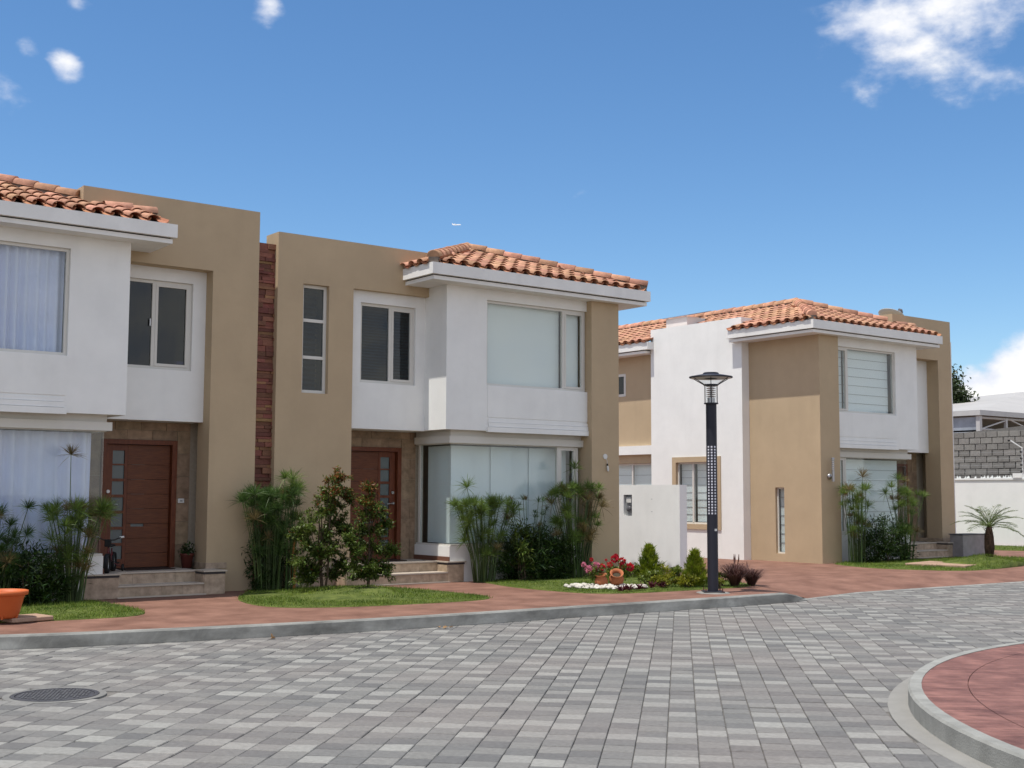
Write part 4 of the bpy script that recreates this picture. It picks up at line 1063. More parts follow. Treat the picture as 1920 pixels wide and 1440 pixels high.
# boundary wall with meter niche between the two houses
fw = empty('boundary_wall', (19.43, 19.46, 0)); tag(fw, 'white boundary wall with a recessed meter between the middle and right houses', 'wall')
mp_ = lambda a, d, z: (d, a, z)
b = MB(); b.wall(0, 6.5, 0, .22, 0, 1.82, [(1.52, 1.80, 1.12, 1.60)], mp_); b.obj('render', white, fw)
b = MB(); b.box(.06, .10, 1.50, 1.82, 1.10, 1.62); b.obj('meter_back', mat('grey_box', (.25, .26, .27), .5), fw)
mt_ = MB(); mt_.lathe([(.07, 0), (.07, .05), (.055, .065), (.0001, .07)], 14, mp=lambda q: (.06 - q[2] * .8, 1.66 + q[0], 1.28 + q[1])); mo = mt_.obj('meter', mat('meter_glass', (.10, .10, .11), .2), fw, smooth=True)
b = MB(); b.box(.03, .058, 1.58, 1.74, 1.42, 1.54); b.obj('meter_plate', wplast, fw)
b = MB(); b.box(-.0012, .0, .85, .90, 1.50, 1.51); b.box(-.0012, 0, .85, .90, 1.22, 1.23); b.obj('screw_marks', rod, fw)

# ================================================================== LAMP POST
LX, LY = 15.153, 14.424
lp = empty('lamp_post', (LX, LY, 0)); tag(lp, 'dark navy lamp post with a flat disc hood and a perforated shaft', 'lamp post')
b = MB(); b.lathe([(.30, -.02), (.27, .015), (.12, .022), (.0001, .022)], 6); b.obj('footing', concl, lp)
b = MB(); b.box(-.17, .17, -.17, .17, .022, .034); o = b.obj('base_plate', lampm, lp); o.rotation_euler = (0, 0, R(52))
for k in range(4):
    w = R(52 + 45 + 90 * k); b = MB(); b.tube([(.19 * math.cos(w), .19 * math.sin(w), .03), (.19 * math.cos(w), .19 * math.sin(w), .085)], .010, 6); b.obj('bolt', mat('rusty_bolt', (.12, .05, .04), .7), lp)
PR = .088; PT = 3.12
b = MB(); b.lathe([(PR, .034), (PR, PT)], 32); b.obj('shaft', lampm, lp, smooth=False)
for p_ in lp.children[-1].data.polygons: p_.use_smooth = True
aimw = math.atan2(-LY, -LX)
lit = mat('perforation_pale', (.62, .62, .68), .4)  # pale squares stand in for light seen through the shaft's holes
b = MB()
for c in (-1, 0, 1, 4, 5, 6):
    w = aimw + c * R(36)
    for k in range(24):
        z = 1.30 + k * .0475
        t = Vector((-math.sin(w), math.cos(w), 0)); nn = Vector((math.cos(w), math.sin(w), 0))
        h = .0135
        q = [nn * (PR + .0015) + t * (sx * h) + Vector((0, 0, z + sz * h)) for sx, sz in ((-1, -1), (1, -1), (1, 1), (-1, 1))]
        q2 = [nn * (PR - .004) + t * (sx * h) + Vector((0, 0, z + sz * h)) for sx, sz in ((-1, -1), (1, -1), (1, 1), (-1, 1))]
        b.add([tuple(v) for v in q + q2], [(0, 1, 2, 3), (0, 1, 5, 4), (1, 2, 6, 5), (2, 3, 7, 6), (3, 0, 4, 7)])
o = b.obj('perforations', lit, lp, weld=False); o['kind'] = 'stuff'
b = MB(); w = aimw + R(40); b.box(-.022, .022, -.004, .004, -.018, .018); o = b.obj('sticker', wplast, lp); o.location = (PR * math.cos(w), PR * math.sin(w), 1.03); o.rotation_euler = (0, 0, w + R(90))
b = MB(); b.lathe([(.088, PT - .02), (.118, PT - .015), (.118, PT + .004), (.05, PT + .008)], 28); b.obj('lower_collar', lampm, lp)
zb, zt = PT + .005, PT + .30
for k in range(4):
    w = aimw + R(90 * k + 2); b = MB(); b.tube([(.10 * math.cos(w), .10 * math.sin(w), zb), (.10 * math.cos(w), .10 * math.sin(w), zt)], .008, 6); b.obj('cage_bar', lampm, lp)
b = MB(); b.tube([(0, 0, zb), (0, 0, zb + .085)], .06, 16); b.obj('lamp_holder', metal, lp)
lens = glass_mat('lamp_lens', (.92, .94, .95), .35, .0)
b = MB(); b.lathe([(.086, zb), (.086, zt)], 24); b.obj('lens', lens, lp, smooth=True)
for k in range(6):
    b = MB(); z = zb + .10 + k * .034; b.lathe([(.035, z + .012), (.08, z), (.08, z + .004), (.035, z + .018)], 20); b.obj('louvre', metal, lp)
b = MB(); b.lathe([(.05, zt - .01), (.122, zt - .008), (.122, zt + .014), (.06, zt + .018)], 28); b.obj('upper_collar', lampm, lp)
b = MB(); b.lathe([(.10, zt + .018), (.27, zt + .125)], 28); b.obj('lower_reflector', lens, lp, smooth=True)
for k in range(6):
    w = aimw + R(60 * k + 0); b = MB(); b.tube([(.115 * math.cos(w), .115 * math.sin(w), zt), (.34 * math.cos(w), .34 * math.sin(w), zt + .125)], .007, 6); b.obj('strut', lampm, lp)
b = MB(); b.lathe([(.0001, zt + .135), (.30, zt + .118), (.355, zt + .120), (.362, zt + .132), (.355, zt + .142), (.24, zt + .165), (.13, zt + .185), (.13, zt + .203), (.11, zt + .212), (.0001, zt + .214)], 40); b.obj('hood', lampm, lp, smooth=False)
b = MB(); b.lathe([(.105, zt + .112), (.335, zt + .1165), (.335, zt + .114), (.105, zt + .110)], 36); b.obj('hood_lining', mat('pale_lining', (.55, .52, .50), .5), lp)

# ================================================================== LAWNS
def hfun(mounds):
    def f(x, y):
        z = np.zeros_like(np.asarray(x, float))
        for mx, my, r, h in mounds: z = z + h * np.exp(-((x - mx) ** 2 + (y - my) ** 2) / (r * r))
        return z
    return f
def lawn(name, poly, mounds, dens, label, hgt=.05, bare=()):
    poly = smoothpoly(poly, 2); f = hfun(mounds)
    xs = [p[0] for p in poly]; ys = [p[1] for p in poly]
    cxp, cyp = sum(xs) / len(xs), sum(ys) / len(ys)
    # soil sheet: grid clipped to outline through triangulated fill + subdiv
    bm = bmesh.new(); vs = [bm.verts.new((x, y, .012)) for x, y in poly]; bm.faces.new(vs)
    bmesh.ops.triangulate(bm, faces=bm.faces[:])
    bmesh.ops.subdivide_edges(bm, edges=bm.edges[:], cuts=3, use_grid_fill=True)
    bmesh.ops.triangulate(bm, faces=bm.faces[:])
    for v in bm.verts: v.co.z = .012 + float(f(v.co.x, v.co.y))
    be = [e_ for e_ in bm.edges if len(e_.link_faces) == 1]
    ex_ = bmesh.ops.extrude_edge_only(bm, edges=be)
    for v in [g_ for g_ in ex_['geom'] if isinstance(g_, bmesh.types.BMVert)]: v.co.z = -.02
    me = bpy.data.meshes.new('turf'); bmesh.ops.recalc_face_normals(bm, faces=bm.faces)
    bm.to_mesh(me); bm.free(); me.materials.append(turf)
    for p in me.polygons: p.use_smooth = True
    root = link(name, me); tag(root, label, 'lawn', kind='stuff')
    x0, x1, y0, y1 = min(xs), max(xs), min(ys), max(ys)
    n = int((x1 - x0) * (y1 - y0) * dens)
    px = RNG.uniform(x0, x1, n); py = RNG.uniform(y0, y1, n)
    k = inpoly(px, py, poly)
    for bx_, by_, br in bare: k &= ~(((px - bx_) ** 2 + (py - by_) ** 2 < br * br) & (RNG.uniform(0, 1, n) < .85))
    px, py = px[k], py[k]; n = len(px)
    px = px + RNG.normal(0, .03, n); py = py + RNG.normal(0, .03, n)
    pz = .008 + f(px, py)
    P = np.stack([px, py, pz], 1)
    D = np.stack([RNG.normal(0, .38, n), RNG.normal(0, .38, n), np.ones(n)], 1)
    patch = .75 + .35 * np.sin(px * 3.1 + np.cos(py * 2.3)) * np.sin(py * 2.7)
    V, F = blades(P, D, hgt * patch * RNG.uniform(.55, 1.35, n), RNG.uniform(.006, .012, n))
    o = link('grass', npmesh('grass', V, F, grass_m), root); o['kind'] = 'stuff'
    return root
lawn('lawn', [(4.2, 16.25), (5.21, 15.98), (6.30, 16.0), (6.45, 17.2), (6.44, 18.35), (6.40, 18.82), (2.6, 18.82), (2.2, 17.0)], [], 1500, 'clipped green lawn with an orange pot at the far left')
lawn('lawn', [(8.30, 17.85), (8.02, 16.8), (8.11, 16.02), (8.95, 15.57), (10.2, 15.42), (11.55, 15.45), (11.70, 16.42), (11.62, 17.64), (11.40, 18.60), (10.74, 18.8), (9.9, 19.28), (9.66, 19.55), (9.26, 19.55), (9.11, 18.98)], [(9.85, 17.6, .5, .11), (10.2, 16.95, .45, .14)], 1500, 'rounded lawn under the two leafy shrubs', bare=((10.18, 16.8, .25),))
lawn('lawn', [(13.50, 18.5), (13.15, 17.3), (13.25, 15.97), (13.37, 15.50), (13.94, 15.10), (15.38, 15.02), (16.70, 15.0), (17.25, 15.5), (17.6, 17.0), (17.7, 18.4), (16.9, 18.55), (15.8, 18.86), (13.4, 18.88)], [(16.6, 17.7, .6, .05)], 1300, 'lawn and flower bed below the middle house\'s bay window', hgt=.04)
lawn('lawn', [(23.75, 18.85), (23.25, 17.5), (23.25, 16.9), (23.45, 16.5), (23.92, 15.55), (24.94, 15.5), (27.43, 15.95), (30.5, 17.6), (30.2, 18.7), (28.6, 19.0), (27.8, 18.95), (27.0, 19.25), (25.3, 19.3), (24.4, 19.05)], [(26.35, 16.45, .75, .24)], 900, 'deep green lawn with a palm mound before the right house', hgt=.06)
lawn('lawn', [(33.5, 19.6), (37.3, 20.5), (37.3, 25.5), (35.5, 25.5)], [], 260, 'strip of grass at the foot of the white perimeter wall', hgt=.08)
for nm, c, sx, sy, lb in (('stepping_slab', (4.72, 16.2), .27, .22, 'flat tan slab under the orange pot'), ('stepping_slab', (25.45, 16.9), .7, .7, 'flat tan slab set in the right house\'s lawn')):
    b = MB(); b.box(-sx, sx, -sy, sy, 0, .055); o = b.obj(nm, mat('tan_slab', (.36, .24, .17), .8, .15, 6), None, bevel=.01); o.location = (c[0], c[1], .01); o.rotation_euler = (0, 0, .2); tag(o, lb, 'slab')

# ================================================================== PLANTS
def papyrus(loc, n, hmin, hmax, spread, lean, label, dark_=False, extra=(), dry=.12, ray=.30, nray=100):
    root = empty('papyrus', loc); tag(root, label, 'papyrus', 'papyrus clumps by the houses')
    sm = MB(); PV = {0: [], 1: []}; tips = []
    stems = []
    for k in range(int(n * 1.35)):
        w = random.uniform(0, 2 * math.pi); r0 = random.uniform(0, 1) ** .7 * spread * 1.15
        bx_, by_ = r0 * math.cos(w), r0 * math.sin(w) * .6
        h = hmax - (hmax - hmin * .5) * random.random() ** 1.7
        lx = bx_ / max(spread, .01) * lean * h + random.gauss(0, .05); ly = by_ / max(spread, .01) * lean * h * .5 + random.gauss(0, .04)
        stems.append((bx_, by_, lx, ly, h))
    for (bx_, by_, lx, ly, h) in list(extra) + stems:
        pts = [(bx_ + lx * t ** 1.6, by_ + ly * t ** 1.6, h * t) for t in (0, .33, .66, 1)]
        sm.tube(pts, [.011, .009, .007, .005], 5, cap=False); tips.append((pts[-1], Vector(pts[-1]) - Vector(pts[-2])))
    o = sm.obj('stems', L_stem, root, weld=False); o['kind'] = 'stuff'
    for (t, d) in tips:
        d = d.normalized(); nr = int(nray * random.uniform(.7, 1.2)); rl = ray * random.uniform(.6, 1.1)
        D = unit(RNG.normal(size=(nr, 3)) + np.array([d.x, d.y, d.z + .25]) * 1.1)
        P0 = np.tile(np.array(t), (nr, 1)); l = rl * RNG.uniform(.6, 1.1, (nr, 1))
        sag = np.array([0, 0, -1.0]) * l * RNG.uniform(.1, .35, (nr, 1))
        S = unit(np.cross(D, RNG.normal(size=(nr, 3)))) * .0034
        mid = P0 + D * l * .55 + sag * .25; end = P0 + D * l + sag
        V = np.stack([P0 - S * .6, P0 + S * .6, mid + S, mid - S, end], 1)
        PV[1 if random.random() < dry else 0].append(V)
    for key, mt in ((0, L_papd if dark_ else L_pap), (1, L_papb)):
        if not PV[key]: continue
        V = np.concatenate(PV[key]); n_ = len(V); idx = np.arange(n_)[:, None] * 5
        Fq = idx + np.array([[0, 1, 2, 3]]); Ft = idx + np.array([[3, 2, 4, 4]])
        F3 = np.concatenate([idx + np.array([[0, 1, 2]]), idx + np.array([[0, 2, 3]]), idx + np.array([[3, 2, 4]])])
        o = link('umbels' if key == 0 else 'dry_umbels', npmesh('umbels', V.reshape(-1, 3), F3, mt), root); o['kind'] = 'stuff'
    return root
def bush(loc, rx, ry, h, n, ll, mt, label, cat='shrub', name='shrub', z0=.05, group=None, stem=True, up=.3, wid=.42):
    """dense bush: leaf clumps through an uneven dome"""
    root = empty(name, loc); tag(root, label, cat, group)
    nc = max(10, n // 45); C = []
    while len(C) < nc:
        q = RNG.uniform(-1, 1, 3)
        if np.linalg.norm(q[:2]) < 1 and q[0] ** 2 + q[1] ** 2 + (max(q[2], 0) ** 2) < RNG.uniform(.75, 1.15):
            C.append((q[0] * rx, q[1] * ry, z0 + (q[2] * .5 + .5) * (h - z0)))
    C = np.array(C); P = C[RNG.integers(0, nc, n)] + RNG.normal(size=(n, 3)) * np.array([rx, ry, h * .5]) * .14
    P[:, 2] = np.maximum(P[:, 2], .03)
    D = RNG.normal(size=(n, 3)) + np.array([0, 0, up]) + (P - np.array([0, 0, h * .4])) * np.array([1 / rx, 1 / ry, 1 / h]) * .6
    V, F = leaves(P, D, ll * RNG.uniform(.6, 1.3, n), ll * wid * RNG.uniform(.7, 1.2, n))
    o = link('foliage', npmesh('foliage', V, F, mt), root); o['kind'] = 'stuff'
    if stem:
        s = MB()
        for k in range(7):
            q = C[random.randrange(nc)]; s.tube([(random.gauss(0, .04), random.gauss(0, .04), -.02), (q[0] * .5, q[1] * .5, q[2] * .55), (q[0], q[1], q[2])], [.016, .010, .004], 5, cap=False)
        o = s.obj('branches', bark, root, weld=False)
    return root
def leafy_shrub(loc, crown, n, label, seed, trunks=2):
    """young tree-like shrub: trunks, limbs, twigs with clusters of leaves; crown = list of (x,y,z,r) puffs"""
    rs = random.Random(seed); root = empty('leafy_shrub', loc); tag(root, label, 'shrub', 'leafy shrubs on the lawn')
    t = MB(); tips = []
    bases = [(rs.uniform(-.12, .12), rs.uniform(-.08, .08)) for _ in range(trunks)]
    for bx_, by_ in bases: t.tube([(bx_ * .4, by_ * .4, -.03), (bx_, by_, .25), (bx_ * 1.6, by_ * 1.2, .7), (bx_ * 1.4, by_, 1.2)], [.020, .017, .013, .008], 7, cap=False)
    for (x, y, z, r_) in crown:
        bx_, by_ = rs.choice(bases); z0 = max(.2, z * .5)
        t.tube([(bx_ * 1.1, by_ * 1.1, z0), ((x + bx_) / 2, (y + by_) / 2, (z + z0) / 2), (x, y, z)], [.010, .007, .004], 5, cap=False)
        for k in range(9):
            d = Vector((rs.gauss(0, 1), rs.gauss(0, 1), rs.gauss(.35, .8))).normalized() * r_ * rs.uniform(.55, 1.15)
            e = Vector((x, y, z)) + d; t.tube([(x, y, z), tuple(Vector((x, y, z)) + d * .5 + Vector((0, 0, .02))), tuple(e)], [.004, .003, .0015], 4, cap=False)
            tips.append((Vector((x, y, z)), e))
    o = t.obj('trunk', bark, root, weld=False)
    per = n // len(tips) + 1; PP = []; DD = []
    for a, e in tips:
        tt = RNG.uniform(.15, 1.08, per); p = np.array(a)[None] + np.array(e - a)[None] * tt[:, None] + RNG.normal(size=(per, 3)) * .025
        PP.append(p); DD.append(RNG.normal(size=(per, 3)) * .8 + np.array((e - a).normalized())[None] + np.array([0, 0, .15]))
    P = np.concatenate(PP); D = np.concatenate(DD); nn = len(P)
    zmax = max(c[2] + c[3] for c in crown)
    redp_ = (RNG.uniform(0, 1, nn) < np.clip((P[:, 2] / zmax - .62) * 1.5, .015, .6))
    for sel, nm, mt in ((~redp_, 'leaves', L_shrub), (redp_, 'young_leaves', L_red)):
        k = int(sel.sum())
        V, F = leaves(P[sel], D[sel], RNG.uniform(.040, .078, k), RNG.uniform(.018, .030, k), .2)
        o = link(nm, npmesh(nm, V, F, mt), root); o['kind'] = 'stuff'
    return root

# left house planting
papyrus((6.02, 18.45, 0), 34, .95, 1.36, .16, .26, 'papyrus clump beside the left house\'s steps with one tall stem', extra=[(-.05, 0, -.02, 0, 2.15)], dry=.2)
papyrus((4.95, 18.42, 0), 18, 1.1, 1.38, .15, .2, 'papyrus clump cut by the left edge of the picture', dark_=True)
bush((5.35, 18.42, 0), .62, .30, .82, 5200, .10, L_dark, 'dark bushy hedge shrub under the left house\'s ground floor window', z0=.03, wid=.22)
# between the houses
papyrus((9.40, 18.93, 0), 56, 1.1, 1.58, .20, .18, 'dark papyrus clump at the foot of the timber strip', dark_=True, dry=.06)
bush((9.40, 19.0, 0), .34, .16, .95, 1800, .12, L_dark, 'dark undergrowth at the foot of the timber strip', wid=.16)
papyrus((9.68, 18.85, 0), 9, 1.5, 1.85, .10, .12, 'slim papyrus against the tan wall beside the timber strip', dry=.0)
b = MB(); b.box(-.035, .035, -.025, .025, -.05, .95); o = b.obj('wooden_stake', wood_mat('orange_wood', (.34, .13, .03), (.42, .17, .04), .7), None, bevel=.004); o.location = (9.86, 18.95, 0); tag(o, 'orange wooden stake behind the larger leafy shrub', 'stake')
# two leafy shrubs
leafy_shrub((9.82, 17.83, .08), [(-.35, 0, .18, .18), (-.1, .05, .2, .2), (.15, 0, .22, .18), (-.40, 0, .42, .20), (-.25, .08, .30, .18), (-.30, .0, .66, .24), (-.12, -.1, .50, .24), (-.24, .05, .95, .26), (.02, .05, .80, .26), (.16, 0, .62, .22), (-.08, .05, 1.2, .26), (.18, .0, 1.05, .24), (.20, .05, 1.35, .24), (.04, -.05, 1.5, .24), (.30, 0, 1.55, .20), (.20, .0, 1.75, .20), (.42, .02, 1.45, .12), (.36, 0, .88, .16), (.34, .05, .36, .13), (-.40, .1, .85, .15)], 11500, 'larger leafy shrub with reddish tips against the tan wall', 3, 3)
leafy_shrub((10.32, 17.30, .10), [(-.15, 0, .2, .16), (.15, 0, .22, .16), (-.30, 0, .30, .20), (.02, .05, .34, .22), (.25, 0, .30, .18), (-.18, 0, .58, .22), (.12, .05, .62, .24), (-.14, .05, .86, .22), (.16, 0, .92, .22), (.40, .0, .58, .12), (.0, 0, 1.12, .22), (.20, .05, 1.20, .18), (-.06, 0, 1.34, .18), (.02, 0, 1.55, .12), (-.36, 0, .75, .12), (.28, 0, .98, .12)], 8500, 'smaller leafy shrub with coppery top before the middle house\'s door', 5, 2)
# bay window planting of the middle house
papyrus((13.52, 18.55, 0), 40, .95, 1.42, .20, .30, 'fanning papyrus clump beside the middle house\'s steps', extra=[(-.08, 0, -.32, 0, 1.72), (-.1, 0, -.28, 0, 1.1)])
bush((14.55, 18.52, 0), .75, .26, .98, 6000, .11, L_dark, 'dark bushy shrub in the middle of the bay window bed', wid=.2)
bush((14.25, 18.38, 0), .30, .2, 1.12, 900, .12, L_shrub, 'sprig of lighter leaves rising from the bay window bed', wid=.22, stem=True)
papyrus((14.62, 18.56, 0), 12, 1.2, 1.5, .30, .18, 'short dark papyrus between the shrub and the glass', dark_=True, ray=.16, nray=40)
papyrus((15.62, 18.42, 0), 40, 1.25, 1.75, .20, .26, 'tall papyrus clump leaning on the middle house\'s pilaster', dry=.25, extra=[(0, 0, -.05, 0, 2.1), (.1, 0, .45, 0, 1.5)])
bush((15.25, 18.50, 0), .42, .22, .80, 2600, .11, L_dark, 'dark shrub between the bay window and the tall papyrus', wid=.2)
# right house planting
papyrus((24.55, 18.70, 0), 26, 1.15, 1.75, .25, .16, 'papyrus clump beside the right house\'s pilaster', dry=.15, extra=[(.15, 0, .1, 0, 2.05)])
papyrus((26.45, 18.72, 0), 20, 1.15, 1.7, .22, .24, 'papyrus clump leaning over the right house\'s steps', dry=.1, extra=[(-.1, 0, -.12, 0, 2.0), (.05, 0, 0, 0, 1.95), (-.2, 0, -.3, 0, 1.8)])
bush((25.65, 18.70, 0), .95, .26, 1.05, 5200, .10, L_dark, 'dark shrub under the right house\'s ground floor window', wid=.24)

# flower bed
def conifer(loc, h, r, label, mt=L_con):
    root = empty('conifer', loc); tag(root, label, 'conifer', 'small golden conifers in the flower bed')
    n = 3600; t = RNG.uniform(0, 1, n) ** 1.25; w = RNG.uniform(0, 2 * np.pi, n)
    lob = 1 + .30 * np.sin(w * 5 + t * 13) + .24 * np.sin(w * 3 - t * 23) + .2 * np.sin(w * 7 + t * 31)
    rad = r * (1 - t) ** .62 * np.minimum(1, t * 6 + .55) * lob * RNG.uniform(.55, 1, n)
    P = np.stack([rad * np.cos(w), rad * np.sin(w), t * h * .93 + .02], 1)
    D = np.stack([np.cos(w) * .75, np.sin(w) * .75, np.full(n, 1.15)], 1) + RNG.normal(size=(n, 3)) * .38
    V, F = leaves(P, D, RNG.uniform(.04, .12, n) * (1 + .5 * (RNG.uniform(0, 1, n) < .06)), RNG.uniform(.009, .018, n), .0)
    o = link('foliage', npmesh('foliage', V, F, mt), root); o['kind'] = 'stuff'
    s = MB(); s.tube([(0, 0, -.03), (0, 0, h * .8)], [.02, .006], 6); s.obj('trunk', bark, root)
    return root
conifer((16.60, 17.45, .03), .60, .21, 'small golden conifer against the white boundary wall', L_con)
conifer((15.86, 15.52, .0), .62, .21, 'small golden conifer just left of the lamp post')
bush((16.35, 17.75, .02), .24, .2, .26, 700, .06, L_lowg, 'low green shrub left of the conifer by the boundary wall')
bush((16.05, 17.9, .02), .2, .18, .2, 500, .06, L_lowg, 'low green shrub nearest the tan pilaster')
bush((16.85, 17.5, .02), .22, .2, .22, 600, .06, L_low, 'low yellowish shrub right of the conifer by the boundary wall')
bush((17.15, 17.2, .02), .2, .18, .20, 450, .06, L_lowg, 'small green shrub at the right end of the back row')
bush((15.5, 16.3, .02), .22, .2, .25, 600, .06, L_lowg, 'green shrub in the middle of the flower bed')
bush((15.38, 15.75, .02), .26, .2, .24, 800, .06, L_low, 'yellow-green shrub beside the maroon rosettes')
bush((15.62, 15.5, .02), .22, .2, .20, 600, .06, L_low, 'yellow-green shrub at the foot of the front conifer')
bush((16.0, 15.15, .02), .16, .14, .18, 420, .055, L_low, 'small yellow-green shrub touching the lamp post')
bush((16.30, 15.35, .02), .16, .14, .20, 360, .055, L_lowg, 'small green shrub behind the lamp post')
def rosette(loc, r, label):
    root = empty('bromeliad', loc); tag(root, label, 'bromeliad', 'maroon rosettes along the bed edge')
    n = 34; w = RNG.uniform(0, 2 * np.pi, n); el = RNG.uniform(.25, 1.2, n)
    D = np.stack([np.cos(w) * np.cos(el), np.sin(w) * np.cos(el), np.sin(el)], 1)
    V, F = leaves(np.zeros((n, 3)) + np.array([0, 0, .01]), D, r * RNG.uniform(.8, 1.25, n), RNG.uniform(.022, .034, n), .25)
    o = link('leaves', npmesh('leaves', V, F, L_brom), root)
for k, (x, y) in enumerate([(13.93, 15.28), (14.16, 15.36), (14.45, 15.42), (14.80, 15.50), (15.10, 15.58)]):
    rosette((x, y, .02), .125, ['maroon rosette at the left end of the row by the pebbles', 'maroon rosette second from the left in the row', 'maroon rosette in the middle of the row of five', 'maroon rosette fourth in the row, right of the pebbles', 'maroon rosette at the right end of the row by the yellow shrub'][k])
def fountain(loc, n, h, spread, label, spikes=5):
    root = empty('fountain_grass', loc); tag(root, label, 'grass clump', 'purple fountain grasses by the lamp post')
    w = RNG.uniform(0, 2 * np.pi, n); sp = RNG.uniform(.05, 1, n) ** .8
    base = np.stack([np.cos(w) * .05 * sp, np.sin(w) * .05 * sp, np.zeros(n)], 1); hh = h * RNG.uniform(.55, 1.05, n)
    out = np.stack([np.cos(w), np.sin(w), np.zeros(n)], 1) * (spread * sp)[:, None]; up = np.array([0, 0, 1.0])
    S = unit(np.cross(out, up[None]) + 1e-6) * .0045
    p1 = base + out * .35 + up * (hh * .65)[:, None]; p2 = base + out * .8 + up * hh[:, None] * .98; p3 = base + out * 1.15 + up * (hh * .85)[:, None]
    V = np.stack([base - S, base + S, p1 - S, p1 + S, p2 - S * .7, p2 + S * .7, p3], 1).reshape(-1, 3); i = np.arange(n)[:, None] * 7
    F = np.concatenate([i + np.array([[0, 1, 3]]), i + np.array([[0, 3, 2]]), i + np.array([[2, 3, 5]]), i + np.array([[2, 5, 4]]), i + np.array([[4, 5, 6]])])
    o = link('blades', npmesh('blades', V, F, L_fount), root); o['kind'] = 'stuff'
    b = MB()
    for k in range(spikes):
        a = random.uniform(0, 6.28); q = random.uniform(.02, .14)
        b.tube([(0, 0, 0), (q * .6 * math.cos(a), q * .6 * math.sin(a), h * .9), (q * math.cos(a), q * math.sin(a), h * 1.2), (q * 1.05 * math.cos(a), q * 1.05 * math.sin(a), h * 1.42)], [.003, .003, .012, .003], 5)
    b.obj('seed_spikes', L_fount, root)
fountain((16.48, 15.17, 0), 620, .40, .36, 'purple fountain grass right behind the lamp post', 4)
fountain((16.95, 15.2, 0), 380, .30, .27, 'smaller purple fountain grass farthest right of the lamp post', 1)

# white pebbles: each its own thing is one too many to name; separate stones share a group
pm_ = []
for k in range(5):
    bm = bmesh.new(); bmesh.ops.create_icosphere(bm, subdivisions=2, radius=1)
    for v in bm.verts:
        v.co *= 1 + .16 * math.sin(v.co.x * 3.1 + k) * math.cos(v.co.y * 2.7 + 2 * k) + .1 * math.sin(v.co.z * 5 + k)
    me = bpy.data.meshes.new('pebble'); bm.to_mesh(me); bm.free(); me.materials.append(stonew)
    for p in me.polygons: p.use_smooth = True
    pm_.append(me)
pc = Vector((14.33, 16.12))
ex = Vector((.74, -.67)); ey_ = Vector((.67, .74))
placed = []
tries = 0
while len(placed) < 105 and tries < 6000:
    tries += 1
    a, c = random.uniform(-1, 1), random.uniform(-1, 1)
    if a * a + c * c > 1: continue
    q = pc + ex * a * .70 + ey_ * c * .42; r_ = random.uniform(.028, .062)
    if any((q - p).length < (r_ + r2) * .82 for p, r2 in placed): continue
    placed.append((q, r_))
    o = link('pebble', random.choice(pm_)); o.location = (q.x, q.y, .018 + r_ * .45)
    o.scale = (r_ * random.uniform(.9, 1.3), r_ * random.uniform(.8, 1.1), r_ * random.uniform(.55, .8)); o.rotation_euler = (random.uniform(-.3, .3), random.uniform(-.3, .3), random.uniform(0, 6))
    tag(o, 'white pebble in the ring around the clay pots', 'pebble', 'white pebbles around the clay pots')
# clay pots lying tilted, with geraniums
def claypot(loc, tilt, rz, label, s=1.0):
    root = empty('clay_pot', loc); root.rotation_euler = (tilt[0], tilt[1], rz); root.scale = (s, s, s); tag(root, label, 'pot', 'clay pots among the pebbles')
    b = MB(); b.lathe([(.0001, 0), (.085, 0), (.115, .05), (.125, .10), (.10, .16), (.075, .185), (.10, .215), (.115, .225), (.105, .228), (.065, .188), (.085, .14), (.0001, .12)], 24); b.obj('body', terra, root, smooth=True)
    b = MB(); b.lathe([(.0001, .175), (.068, .175)], 16); b.obj('soil', soil, root)
claypot((14.36, 16.28, .03), (R(14), R(0), 0), R(-60), 'upright clay pot on the left among the white pebbles', .95)
claypot((14.66, 16.24, .07), (R(36), R(8), 0), R(-48), 'tipped clay pot on the right with its mouth facing out', 1.05)
def geranium(loc, w, h, heads, mt, label):
    root = empty('geranium', loc); tag(root, label, 'flower', 'geraniums by the clay pots')
    n = 320; P = RNG.normal(size=(n, 3)) * np.array([w * .5, w * .4, h * .22]) + np.array([0, 0, h * .45]); P[:, 2] = np.maximum(P[:, 2], .02)
    V, F = leaves(P, RNG.normal(size=(n, 3)) + np.array([0, 0, .6]), RNG.uniform(.03, .055, n), RNG.uniform(.025, .045, n))
    link('leaves', npmesh('leaves', V, F, L_lowg), root)['kind'] = 'stuff'
    b = MB()
    for (x, y, z, r_, m_) in heads: b.tube([(x * .4, y * .4, 0), (x * .8, y * .8, z * .6), (x, y, z)], .003, 4)
    b.obj('stalks', L_stem, root)
    for (x, y, z, r_, m_) in heads:
        k = 70; D = RNG.normal(size=(k, 3)); V, F = leaves(np.zeros((k, 3)) + np.array([x, y, z]) + unit(D) * r_ * .45, D, np.full(k, r_ * .7), np.full(k, r_ * .6))
        link('flower_head', npmesh('flower_head', V, F, m_), root)
geranium((14.30, 16.35, .10), .16, .3, [(-.13, .05, .22, .07, petal_p), (-.0, .0, .29, .06, petal_p), (.10, -.03, .25, .065, petal_r), (-.02, .1, .38, .035, petal_r), (-.2, .1, .3, .045, petal_p), (.05, .1, .2, .05, petal_r)], petal_p, 'pink and white geranium over the left clay pot')
geranium((14.80, 16.40, .08), .22, .34, [(-.03, .0, .40, .07, petal_r), (.10, -.05, .36, .07, petal_r), (.05, .05, .44, .05, petal_r), (.22, -.12, .26, .075, petal_r), (-.1, .05, .30, .055, petal_r), (.12, -.02, .26, .045, petal_r), (-.14, .1, .38, .025, petal_r)], petal_r, 'bright red geranium over the right clay pot')

